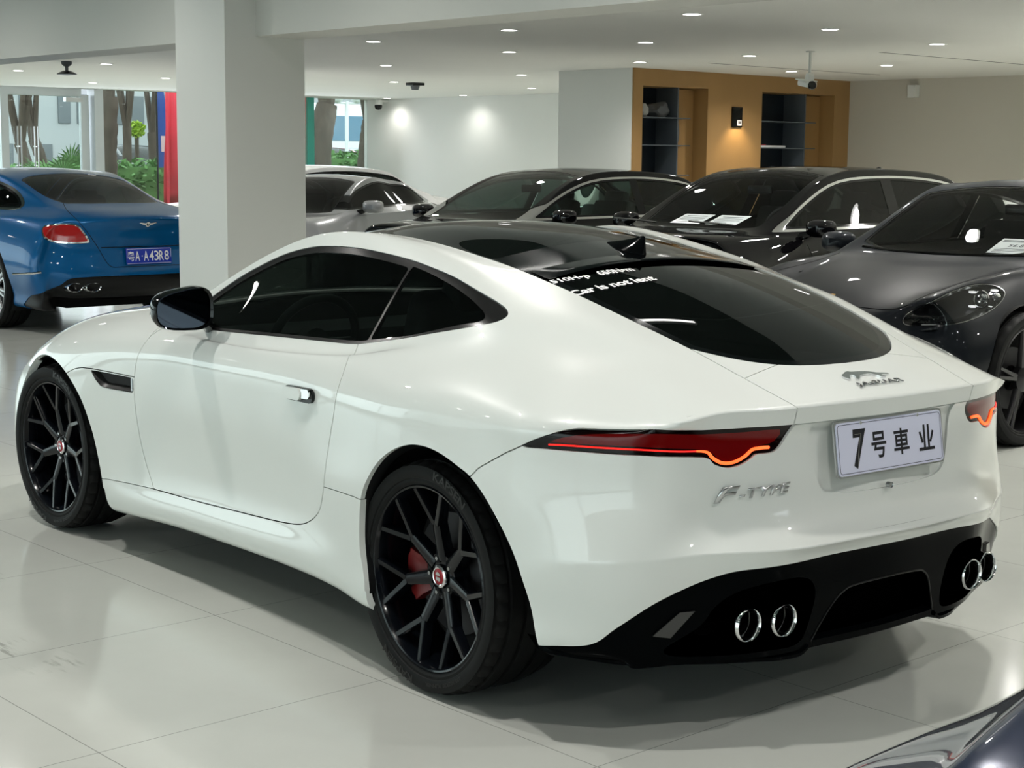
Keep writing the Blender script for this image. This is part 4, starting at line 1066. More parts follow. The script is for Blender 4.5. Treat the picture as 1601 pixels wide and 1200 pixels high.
M_pnavy = paint('navy_paint', (.025, .035, .075), .25, .2)
M_lampred2 = mat('tail_lamp_red', (.42, .012, .012), .1, coat=1.)
M_lampclr = mat('headlamp_clear', (.06, .065, .07), .05, coat=1.)

def sedan(L=(1.12, .86), wb=3.0, w=.93, H=1.46, belt=(.97, .95), hood=(.80, 1.0), cowl=2.35, roof0=1.45, roof1=.30, tailx=-.45, deck=1.06, edge=.56, tail_z=.98):
    """station table for an ordinary three-box car"""
    nx = wb+L[1]; tx = -L[0]; hz0, hz1 = hood
    st = []
    def add(x, zt, e, ze, d, zd, b, zb, sh, zsh, ww): st.append((x, zt, e, ze, d, zd, b, zb, sh, zsh, ww))
    bz = lambda x: belt[0]+(belt[1]-belt[0])*(x/wb)
    add(tx+.22, deck-.02, .50, deck-.045, .58, deck-.055, .66, deck-.075, .76, deck-.13, w-.06)
    add(tx+.50, deck+.005, .54, deck-.015, .62, deck-.03, .71, deck-.06, .80, deck-.12, w-.02)
    add(tailx, deck+.02, .60, deck+.01, .67, deck-.015, .75, deck-.05, .83, bz(tailx)-.055, w-.01)
    add(tailx+.30, deck+.15, .60, deck+.115, .68, deck+.05, .79, bz(0)-.0, .85, bz(0)-.055, w)
    add((tailx+.3+roof1)/2+.02, (deck+.15+H-.02)/2+.03, .575, (deck+.115+H-.06)/2+.03, .665, (deck+.05+H-.12)/2+.06, .81, bz(.2), .865, bz(.2)-.055, w)
    add(roof1+.05, H-.02, edge, H-.055, edge+.07, H-.105, .82, bz(.4), .87, bz(.4)-.055, w-.01)
    mid = (roof0+roof1)/2
    add(mid, H, edge, H-.03, edge+.07, H-.078, .825, bz(mid), .875, bz(mid)-.055, w-.015)
    add(roof0, H-.025, edge+.01, H-.06, edge+.08, H-.115, .825, bz(roof0), .875, bz(roof0)-.055, w-.015)
    xm = (roof0+cowl)/2
    add(xm, (H-.025+hz1)/2+.03, edge+.065, (H-.06+hz1-.02)/2+.025, edge+.13, (H-.115+bz(xm))/2+.02, .82, bz(xm), .87, bz(xm)-.055, w-.015)
    add(cowl-.10, hz1+.035, edge+.13, hz1+.0, .765, bz(cowl)+.01, .80, bz(cowl)-.01, .86, bz(cowl)-.06, w-.015)
    add(cowl+.18, hz1-.03, .52, hz1-.035, .66, hz1-.05, .74, hz1-.07, .83, hz1-.13, w-.01)
    add(cowl+.55, hz1-.065, .50, hz1-.07, .62, hz1-.08, .72, hz1-.10, .82, hz1-.17, w)
    add(wb+.05, (hz0+hz1)/2-.03, .48, (hz0+hz1)/2-.04, .60, (hz0+hz1)/2-.05, .70, (hz0+hz1)/2-.08, .80, (hz0+hz1)/2-.16, w)
    add(wb+.45, hz0+.0, .44, hz0-.01, .55, hz0-.03, .64, hz0-.06, .74, hz0-.14, w-.06)
    sp = dict(st=st, wb=wb, w=w, R=.34,
              tail=dict(x=tx+.02, k=.22, yc=.72, z=tail_z, dz=.05, rows=[(tx+.03, .88, .76), (tx+.03, .76, .79), (tx+.01, .64, .80), (tx-.02, .52, .80), (tx+.0, .40, .80), (tx+.05, .26, .78), (tx+.15, .24, .72)]),
              nose=dict(x=nx-.12, k=.30, yc=.68, z=hz0-.07, dz=.05, rows=[(nx-.04, hz0-.15, .72), (nx, .56, .76), (nx, .46, .78), (nx, .38, .78), (nx-.02, .30, .78), (nx-.05, .22, .76), (nx-.15, .20, .70)]))
    a0 = cowl-.05
    sp['dlo'] = [(a0, bz(a0)+.015, 'c'), (xm, (H-.115+bz(xm))/2+.035), (roof0, H-.105), (mid, H-.07), (roof1+.05, H-.098), ((tailx+.3+roof1)/2+.02, (deck+.05+H-.12)/2+.065), (tailx+.36, deck+.085), (tailx+.28, deck+.02), (tailx+.40, bz(0)+.02), (mid, bz(mid)+.012)]
    sp['ws'] = [(a0+.14, 0), (a0+.09, .40), (a0-.08, edge+.10), (xm, edge+.045), (roof0+.03, edge-.01), (roof0-.02, .30), (roof0-.03, 0)]
    sp['ws'] = [(a0+.15, 0), (a0+.11, .35), (a0-.02, .60, 'c'), (xm, edge+.04), (roof0+.06, edge-.015, 'c'), (roof0+.02, .30), (roof0+.01, 0)]
    sp['rw'] = [(roof1-.0, 0), (roof1-.0, .3), (roof1-.03, edge-.03, 'c'), (tailx+.32, .565), (tailx+.06, .56, 'c'), (tailx+.0, .3), (tailx-.01, 0)]
    sp['mir'] = (a0-.25, w+.06, bz(a0)+.05)
    sp['cab'] = (a0-.30, roof0-.25, hz1-.02, H-.29, .35)
    return sp
# two cars that show more than their roofs: own station tables
SP_GT = dict(wb=2.746, w=.965, R=.37, lev=3, sill=.30,
    st=[(-.85, 1.055, .50, 1.04, .58, 1.025, .68, .99, .79, .92, .92), (-.60, 1.10, .52, 1.08, .61, 1.05, .71, 1.01, .81, .95, .945), (-.30, 1.18, .535, 1.135, .62, 1.085, .735, 1.025, .835, .965, .96),
        (0, 1.275, .53, 1.225, .61, 1.16, .76, 1.03, .855, .97, .97), (.35, 1.355, .53, 1.315, .615, 1.26, .775, 1.02, .86, .965, .965), (.7, 1.395, .55, 1.36, .63, 1.31, .785, 1.0, .865, .95, .95),
        (1.1, 1.40, .56, 1.365, .64, 1.31, .79, .99, .87, .94, .94), (1.5, 1.365, .575, 1.325, .655, 1.255, .80, .985, .87, .93, .94), (1.95, 1.20, .63, 1.155, .73, 1.07, .81, .98, .87, .925, .94),
        (2.25, 1.045, .68, 1.0, .77, .985, .80, .97, .87, .92, .945), (2.55, .99, .50, .98, .64, .965, .74, .94, .84, .88, .955), (2.75, .97, .48, .96, .62, .945, .72, .92, .82, .85, .96), (3.15, .90, .45, .89, .58, .87, .68, .84, .77, .76, .91)],
    tail=dict(x=-1.13, k=.25, yc=.70, z=1.0, dz=.07, crease=.35, rows=[(-1.115, .91, .745), (-1.11, .82, .775), (-1.10, .72, .80), (-1.125, .60, .815), (-1.14, .48, .82), (-1.10, .37, .80), (-1.02, .30, .74)]),
    nose=dict(x=3.52, k=.30, yc=.68, z=.78, dz=.05, rows=[(3.60, .70, .72), (3.63, .60, .76), (3.63, .50, .78), (3.63, .40, .78), (3.61, .32, .78), (3.58, .24, .76), (3.48, .20, .70)]),
    dlo=[(2.22, 1.0, 'c'), (1.95, 1.09), (1.5, 1.265), (1.1, 1.315), (.7, 1.315), (.35, 1.265), (.10, 1.20), (-.12, 1.10), (-.16, 1.055), (-.08, 1.035), (.35, 1.03), (1.1, 1.0)],
    ws=[(2.36, 0), (2.32, .35), (2.20, .62, 'c'), (1.95, .60), (1.55, .555, 'c'), (1.52, .3), (1.51, 0)],
    rw=[(.34, 0), (.32, .35), (.24, .51, 'c'), (-.20, .51), (-.52, .46, 'c'), (-.58, .25), (-.59, 0)], zcut=1.0,
    mir=(1.95, 1.03, 1.02), cab=(1.85, 1.1, .98, 1.12, .45), chrome=.02, pillars=[(.62, .56, -.2)])
SP_PN = dict(wb=2.95, w=.968, R=.365, lev=4, sill=.27,
    st=[(-.70, 1.02, .50, 1.0, .58, .985, .68, .95, .79, .88, .93), (-.35, 1.13, .52, 1.10, .61, 1.06, .73, 1.0, .84, .93, .965), (0, 1.24, .53, 1.20, .62, 1.15, .765, 1.01, .865, .95, .97), (.4, 1.335, .535, 1.295, .62, 1.235, .785, 1.0, .87, .95, .96),
        (.85, 1.40, .55, 1.365, .635, 1.31, .79, .985, .87, .94, .945), (1.3, 1.42, .56, 1.385, .645, 1.325, .80, .975, .87, .93, .935), (1.65, 1.385, .58, 1.345, .665, 1.275, .80, .965, .87, .925, .935), (2.05, 1.20, .64, 1.155, .74, 1.07, .81, .96, .87, .92, .935),
        (2.33, 1.03, .69, .995, .785, .975, .815, .955, .865, .915, .94), (2.55, .955, .50, .950, .64, .945, .74, .945, .835, .90, .955), (2.75, .925, .47, .915, .60, .915, .71, .935, .815, .895, .965), (3.0, .885, .44, .872, .57, .875, .685, .91, .79, .87, .968),
        (3.25, .835, .41, .82, .53, .83, .65, .865, .755, .83, .95), (3.48, .775, .38, .762, .50, .77, .61, .80, .70, .77, .90)],
    tail=dict(x=-1.12, k=.25, yc=.70, z=.93, dz=.05, rows=[(-1.11, .85, .745), (-1.11, .76, .775), (-1.10, .66, .80), (-1.12, .56, .815), (-1.13, .46, .82), (-1.10, .37, .80), (-1.02, .30, .74)]),
    nose=dict(x=3.72, k=.34, yc=.64, z=.685, dz=-.02, rows=[(3.83, .60, .70), (3.87, .52, .75), (3.88, .43, .78), (3.88, .35, .79), (3.87, .28, .79), (3.82, .20, .76), (3.72, .17, .70)]),
    dlo=[(2.28, .985, 'c'), (2.0, 1.10), (1.65, 1.28), (1.3, 1.33), (.85, 1.315), (.4, 1.24), (.05, 1.15), (-.28, 1.05), (-.25, 1.02), (.1, 1.02), (.85, 1.0), (1.6, .985)],
    ws=[(2.46, 0), (2.42, .35), (2.28, .645, 'c'), (2.05, .615), (1.70, .565, 'c'), (1.67, .3), (1.66, 0)],
    rw=[(.35, 0), (.33, .35), (.25, .50, 'c'), (-.30, .49), (-.62, .44, 'c'), (-.70, .25), (-.71, 0)], zcut=.9,
    holes=('headlamp_bezel',), mir=(2.02, 1.03, 1.0), cab=(1.95, 1.25, .95, 1.13, .5), pillars=[(1.12, 1.02, -.12)])
GT_POS = (rw(10.33, -3.385), RA); PN_POS = (rw(2.12, -7.12), RA+PI/2)
M_gtglass = glass('gt_rear_glass', (.30, .33, .33), .7)
M_plblue = mat('plate_blue', (.008, .035, .42), .35)
M_rimdark = mat('rim_dark', (.03, .03, .032), .3, metal=.8)
M_lensclear = glass('lens_clear', (.92, .94, .94), 1.0)
M_lampcav = mat('lamp_cavity', (.03, .032, .036), .2, coat=.5)
M_drl = mat('daytime_led', (.8, .8, .8), .3, emis=(1, 1, 1), es=.8)
M_gold = mat('crest_gold', (.75, .45, .12), .3, metal=.8); M_crestred = mat('crest_red', (.25, .03, .02), .4)
RZY = RA+PI/2       # parked nose towards +y of the room
def sheet(name, label, pos, rx, rz, w, h, lines, group=None):
    P = thing(name, label, 'paper'); P.location = pos; P.rotation_euler = (rx, 0, rz)
    if group: P['group'] = group
    obj('paper', boxm((0, 0, 0), (w, h, .0015)), M_paper, P)
    bm = bmesh.new()
    for y, x0, x1, t in lines: box(bm, ((x0+x1)/2*w, y*h, .0012), ((x1-x0)*w, t, .0006))
    obj('printed_lines', bm, M_printg, P)
    return P
# --- black long saloon
sp = sedan(L=(1.15, .86), wb=3.10, w=.945, H=1.485, belt=(1.02, .975), hood=(.83, 1.03), cowl=2.72, roof0=1.75, roof1=.40, tailx=-.55, deck=1.09, edge=.56)
sp['chrome'] = .020; sp['pillars'] = [(1.24, 1.10, -.10), (.165, .135, -.45)]; sp['mirm'] = M_pblack; sp['R'] = .35; sp['wsm'] = M_glassclr
SCL, SBV = gcar('saloon_car', 'long black saloon with chrome window frames and two papers on its dashboard', rw(5.05, -8.50), RZY, sp, M_pblack, wheels=[(3.10, 1, (10, M_rimsilver)), (3.10, -1, (10, M_rimsilver)), (0, 1, (10, M_rimsilver))], glassm=M_glassd)
# --- black saloon behind the coupe's roof
sp = sedan(L=(1.05, .82), wb=2.95, w=.92, H=1.44, belt=(1.0, .965), hood=(.80, 1.0), cowl=2.40, roof0=1.45, roof1=.30, tailx=-.50, deck=1.06, edge=.55)
sp['chrome'] = .020; sp['pillars'] = [(.98, .88, -.10)]; sp['wsm'] = M_glasslite
BLK, _ = gcar('saloon_car', 'black saloon between the silver coupe and the white column, chrome arc round its window', rw(7.85, -8.25), RZY, sp, M_pblack, wheels=[(2.95, 1, (10, M_rimsilver))], glassm=M_glasslite2)
# --- silver low coupe
sp = sedan(L=(.95, .75), wb=2.60, w=.92, H=1.33, belt=(.99, .94), hood=(.76, .95), cowl=1.95, roof0=1.10, roof1=.45, tailx=-.45, deck=1.02, edge=.53)
sp['pillars'] = []
SLV, _ = gcar('coupe_car', 'low silver coupe with black side windows beside the grey pillar', rw(12.2, -7.94), RZY+.45, sp, M_psilver, wheels=[(2.60, 1, (10, M_rimsilver))], glassm=M_blackglass)
# --- white car seen through the gap by the glass front
sp = sedan(L=(1.05, .82), wb=2.8, w=.91, H=1.42, belt=(.99, .95), hood=(.80, .98), cowl=2.25, roof0=1.35, roof1=.25, tailx=-.50, deck=1.05, edge=.55)
WHT, _ = gcar('saloon_car', 'white saloon mostly hidden behind the grey pillar, near the glass front', rw(14.2, -9.6), RZY-.1, sp, M_pwhite, wheels=[(2.8, 1, (10, M_rimsilver))], glassm=M_glassm)

# --- blue grand tourer
dgp = lambda T: [(.6*x+.8*(y-.04), z) for x, y, z in T]
sp = SP_GT
sp['cuts'] = [('tail_lamp', dgp([(-.755, .831, .9), (-.785, .812, .930), (-.86, .753, .943), (-.925, .645, .944), (-.965, .600, .925), (-.998, .560, .86), (-1.013, .530, .795), (-1.00, .55, .780), (-.932, .677, .776), (-.858, .787, .786), (-.815, .845, .83)]), 'DG', (-1.3, -.5), M_chrome, .001, .014, 'lamp_lens', M_lampred2, .004),
              ('rear_diffuser', [(-.8, .36)]+dgp([(-.62, .945, .31), (-.80, .90, .355), (-.876, .86, .385), (-.93, .76, .43), (-.985, .70, .48), (-1.06, .55, .497), (-1.111, .36, .499), (-1.135, .04, .497)])[::-1][:0]+[(-.8, .497), (-.70, .497), (-.41, .499), (-.18, .492), (-.05, .478), (.02, .43), (.13, .385), (.19, .355), (.33, .30), (.34, .1), (-.8, .1)], 'DG', (-1.3, -.55), M_dark, -.006)]
GT, GTB = gcar('grand_tourer', 'metallic blue grand tourer seen from behind with a blue number plate', GT_POS[0], GT_POS[1], sp, M_pblue, wheels=[(0, 1, (10, M_rimsilver)), (0, -1, (10, M_rimsilver)), (2.746, 1, (10, M_rimsilver)), (2.746, -1, (10, M_rimsilver))], glassm=M_gtglass)
surf_line(GTB, [(-.50, .47, 1.10), (-.75, .56, 1.04), (-.93, .58, .985), (-1.0, .53, .90), (-1.05, .44, .745), (-1.10, .36, .59), (-1.12, .25, .573), (-1.13, 0, .572)], .003, M_void, GT)
surf_line(GTB, [(-1.05, .41, .742), (-1.09, .2, .742), (-1.10, 0, .742)], .0035, M_void, GT)
surf_line(GTB, [(-.50, .945, .505), (-.68, .93, .52), (-.84, .87, .535)], .010, M_chrome, GT, 'side_strip', lift=.008)
for s in (1, -1):
    for y, x in ((.675, -1.01), (.535, -1.065)):
        bm = bmesh.new(); n = 28; rg = []
        for a_, b_, xx in ((.062, .032, .10), (.062, .032, 0), (.068, .038, -.006), (.072, .042, 0), (.072, .042, .10)):
            rg.append([bm.verts.new((x+xx, s*(y-.04)+a_*math.cos(2*PI*k/n), .405+b_*math.sin(2*PI*k/n))) for k in range(n)])
        for a, b in zip(rg, rg[1:]):
            for k in range(n): bm.faces.new((a[k], a[(k+1) % n], b[(k+1) % n], b[k]))
        t = obj('exhaust_tip', bm, M_chrome, GT)
        obj('exhaust_bore', boxm((x+.05, s*(y-.04), .405), (.02, .11, .055)), M_void, t)
bm = bmesh.new()
wing = [(0, .022), (.012, .020), (.02, .010), (.07, .018), (.085, .014), (.06, .004), (.045, -.004), (.02, -.010), (.010, -.022), (0, -.026)]
for s in (1, -1):
    prism(bm, [(a*s, b) for a, b in wing][::s], lambda a, b, h: (lambda r_: r_[0]+Vector((-1, 0, 0))*(h+.003))(GTB.find_nearest(Vector((-1.12, -a, .935+b)))), .006)
obj('winged_badge', bm, M_chrome, GT)
bm = bmesh.new(); q_ = GTB.find_nearest(Vector((-1.12, 0, .936)))[0]; lathe(bm, [(0, -.013), (.012, -.012), (.015, -.006)], 20, 'X', tuple(q_)); o = obj('badge_disc', bm, M_black, GT)
text_fit('B', q_+Vector((-.014, .007, -.009)), (0, -1, 0), (0, 0, 1), .018, o, M_chrome, 'badge_letter', ext=.001, off=.02)
NP = thing('number_plate', 'blue number plate reading 粤A A43R8 on the blue grand tourer', 'number plate', GT_POS[0]+Matrix.Rotation(RA, 3, 'Z')@Vector((-1.135, 0, .662)), RA)
obj('plate_face', boxm((0, 0, 0), (.006, .44, .14), Matrix.Rotation(.10, 3, 'Y'), bevel=.003), M_plblue, NP)
bm = bmesh.new()
for y, z, a, b in ((0, .062, .425, .003), (0, -.062, .425, .003), (.212, 0, .003, .124), (-.212, 0, .003, .124)): box(bm, (-.0035+.10*z, y, z), (.002, a, b))
obj('plate_border', bm, M_text, NP)
for ch, y, w_ in (('粤', .205, .062), ('A', .135, .045), ('·', .072, .010), ('A', .052, .045), ('4', -.002, .043), ('3', -.050, .043), ('R', -.098, .043), ('8', -.150, .043)):
    text_fit(ch, Vector((-.0042 if ch != '·' else -.0005, y, -.042 if ch != '·' else -.005)), (0, -1, 0), (.10, 0, 1), .085 if ch != '·' else .010, NP, M_text, 'plate_character', w=w_, ext=0, off=.008, lift=.0045)
# --- dark grey four-door coupe with the open headlamp
fgp = lambda T: [(-.6*x+.8*y, z) for x, y, z in T]
lamp = [(3.53, .529, .684), (3.513, .544, .725), (3.43, .615, .790), (3.29, .675, .850), (3.15, .725, .879), (3.05, .775, .874), (3.017, .822, .840), (3.09, .851, .792), (3.234, .865, .742), (3.40, .83, .700), (3.49, .68, .668), (3.53, .57, .662)]
sp = SP_PN; sp['wsm'] = M_glassclr
sp['cuts'] = [('headlamp_bezel', fgp(lamp), 'FG', (2.6, 3.9), M_chromed, -.001, .0035, 'headlamp_lens', M_lensclear, -.003),
              ('lower_intake', [(-.05, .42, 'c'), (.30, .42), (.52, .41), (.60, .33, 'c'), (.50, .27), (.25, .25), (-.05, .25, 'c')], 'YZ', (3.45, 4.2), M_void, -.03),
              ('side_intake', [(.60, .50, 'c'), (.74, .50, 'c'), (.73, .40), (.66, .36)], 'YZ', (3.4, 4.2), M_void, -.03)]
PN, PNB = gcar('four_door_coupe', 'dark grey four-door coupe with a large oval headlamp and a price sheet behind its windscreen', PN_POS[0], PN_POS[1], sp, M_pgrey, wheels=[(2.95, 1, (5, M_rimdark)), (2.95, -1, (5, M_rimdark)), (0, 1, (5, M_rimdark)), (0, -1, (5, M_rimdark))], glassm=M_glassd)
bz = {}
for c_ in list(PN.children):
    if c_.name.startswith('headlamp_bezel'): bz[1 if not bz else -1] = c_
for s, L in bz.items():
    gv = []
    P = spl([(q[0], q[1], q[2]) for q in lamp], 2, closed=True); c_ = P.mean(0)
    bm = bmesh.new(); o1 = []; o2 = []
    for q in P:
        h, n_, _, _ = PNB.find_nearest(Vector((q[0], s*q[1], q[2]))); o1.append(bm.verts.new(h-Vector((.006, s*.006, .004)))); o2.append(bm.verts.new(Vector((c_[0]-.09+(q[0]-c_[0])*.7, s*(c_[1]-.10+(q[1]-c_[1])*.75), c_[2]-.02+(q[2]-c_[2])*.75))))
    n = len(P)
    for i in range(n): bm.faces.new((o1[i], o1[(i+1) % n], o2[(i+1) % n], o2[i]))
    bm.faces.new(o2); obj('lamp_cavity', bm, M_lampcav, L)
    c0 = Vector((3.13, s*.76, .800)); 
    bm = bmesh.new(); bmesh.ops.create_uvsphere(bm, u_segments=20, v_segments=12, radius=.036, matrix=Matrix.Translation(c0)); bmesh.ops.create_uvsphere(bm, u_segments=16, v_segments=10, radius=.026, matrix=Matrix.Translation(c0+Vector((-.055, s*.045, .008))))
    obj('projector_lens', bm, M_chrome, L)
    bm = bmesh.new(); tube(bm, [c0+Vector((.02, s*.0+.045*math.cos(a), .045*math.sin(a))) for a in np.linspace(0, 2*PI, 20, endpoint=False)], .005, 6, closed=True); obj('projector_ring', bm, M_chrome, L)
    for dx, dy, dz in ((.035, -.045, .035), (-.05, .035, .045), (.055, -.03, -.040), (-.02, .045, -.042)):
        p_ = c0+Vector((dx, s*dy, dz)); obj('daytime_light', boxm(p_, (.03, .036, .011), Matrix.Rotation(-s*.6, 3, 'Z'), bevel=.003), M_drl, L)
    bm = bmesh.new(); tube(bm, [Vector((3.46, s*.60, .665)), Vector((3.36, s*.74, .672)), Vector((3.22, s*.81, .70))], .006, 6); obj('reflector_strip', bm, M_chromed, L)
surf_line(PNB, [(3.575, 0, .735), (3.56, .25, .742), (3.535, .45, .748), (3.50, .545, .77)], .0028, M_void, PN)
surf_line(PNB, [(3.50, .545, .77), (3.3, .62, .862), (3.0, .62, .91), (2.7, .64, .95), (2.45, .70, .965)], .0024, M_void, PN)
surf_line(PNB, [(2.44, 0, .985), (2.42, .3, .985), (2.34, .60, .985)], .010, M_black, PN, 'cowl_strip')
bm = bmesh.new(); sh = [(-.022, .026), (0, .030), (.022, .026), (.024, 0), (.015, -.02), (0, -.032), (-.015, -.02), (-.024, 0)]
q_ = PNB.find_nearest(Vector((3.47, 0, .78))); T_ = Vector((-.94, 0, .34))
prism(bm, sh, lambda a, b, h: q_[0]+Vector((0, a, 0))+T_*b+Vector((.34, 0, .94))*h, .004); cr_ = obj('crest', bm, M_gold, PN)
bm = bmesh.new()
for a, b, w_, h_ in ((-.010, .012, .012, .012), (.010, -.010, .012, .012)): prism(bm, [(a-w_/2, b-h_/2), (a+w_/2, b-h_/2), (a+w_/2, b+h_/2), (a-w_/2, b+h_/2)], lambda a, b, h: q_[0]+Vector((0, a, 0))+T_*b+Vector((.34, 0, .94))*(h+.004), .001)
obj('crest_fields', bm, M_crestred, cr_)
def on_car(P, rz, v): return P+Matrix.Rotation(rz, 3, 'Z')@Vector(v)
# price sheet and dashboard papers
ps = sheet('price_sheet', 'white price sheet with printed lines behind the windscreen of the dark grey car', on_car(*PN_POS, (2.16, .37, 1.035)), 0, RZY+PI/2, .30, .21, [(.36, -.44, .44, .012), (.28, -.44, .44, .006), (-.18, -.42, .35, .005), (-.26, -.42, .40, .005), (-.34, -.42, .30, .005), (-.42, -.42, -.20, .008)])
ps.rotation_euler = (.38, 0, RZY+PI/2)
text_fit('56.80', Vector((-.06, -.012, 0)), (1, 0, 0), (0, 1, 0), .038, ps, M_printg, 'price', w=.13, ext=0, off=.01, lift=.002)
lines = [(.3, -.35, .35, .010), (.15, -.4, .4, .005), (.05, -.4, .4, .005), (-.05, -.4, .4, .005), (-.15, -.4, .3, .005), (-.3, -.4, .1, .006)]
SP_ = (rw(5.05, -8.50), RZY)
for v, lb in (((2.58, -.13, 1.07), 'left of the two printed sheets on the black saloon dashboard'), ((2.56, .22, 1.07), 'right of the two printed sheets on the black saloon dashboard')):
    q = sheet('dashboard_paper', lb, on_car(*SP_, v), 0, RZY+PI/2, .30, .21, lines, 'printed sheets on the saloon dashboard'); q.rotation_euler = (.32, 0, RZY+PI/2)
surf_line(SBV, [(.05, .90, .985), (1.2, .90, .985), (2.4, .90, .99)], .006, M_chrome, SCL, 'belt_chrome', lift=-.05) if False else None
for s in (1, -1):
    for x in (1.36, .34):
        a = SBV.find_nearest(Vector((x, s*.93, .90)))[0]; bm = bmesh.new(); tube(bm, [a+Vector((-.11, s*.004, 0)), a+Vector((-.08, s*.030, .002)), a+Vector((.08, s*.030, .002)), a+Vector((.11, s*.004, 0))], .011, 8); obj('door_handle', bm, M_chrome, SCL)
    surf_line(SBV, [(1.18, s*.94, .93), (1.16, s*.94, .7), (1.15, s*.94, .45), (1.15, s*.94, .30)], .003, M_void, SCL, both=False)
    surf_line(SBV, [(2.42, s*.94, .93), (2.36, s*.94, .75), (2.32, s*.94, .5), (2.34, s*.94, .30)], .003, M_void, SCL, both=False)
bm = bmesh.new(); 
for k, (x, h_) in enumerate(((.0, 0), (.0, 0))): pass
rg = []
for x, w_, h_ in ((.42, .004, .004), (.37, .016, .02), (.33, .016, .036), (.30, .010, .042), (.29, .004, .03)):
    zb = SBV.ray_cast(Vector((x, 0, 2)), Vector((0, 0, -1)))[0].z-.002; rg.append([bm.verts.new((x, w_*a, zb+h_*b)) for a, b in ((-1, 0), (-.6, .6), (0, 1), (.6, .6), (1, 0))])
for a, b in zip(rg, rg[1:]):
    for k in range(4): bm.faces.new((a[k], a[k+1], b[k+1], b[k]))
obj('roof_aerial', bm, M_black, SCL)
for bv_, car_ in ((SBV, SCL),):
    for s in (.55, -.25):
        bm = bmesh.new(); tube(bm, [(2.86, s, 1.045), (2.83, s-.25, 1.055), (2.80, s-.52, 1.06)], .008, 6); obj('wiper', bm, M_chromed, car_)
# --- navy car in the right foreground
sp = sedan(L=(1.05, .84), wb=2.85, w=.93, H=1.43, belt=(1.0, .95), hood=(.80, .96), cowl=2.25, roof0=1.4, roof1=.30, tailx=-.50, deck=1.05, edge=.55)
NVY, _ = gcar('saloon_car', 'navy blue car whose glossy boot edge fills the lower right corner', rw(-3.42, 2.15), RZY+PI, sp, M_pnavy, wheels=[(2.85, 1, (10, M_rimsilver)), (2.85, -1, (10, M_rimsilver)), (0, -1, (10, M_rimsilver)), (0, 1, (10, M_rimsilver))])
M_x = None
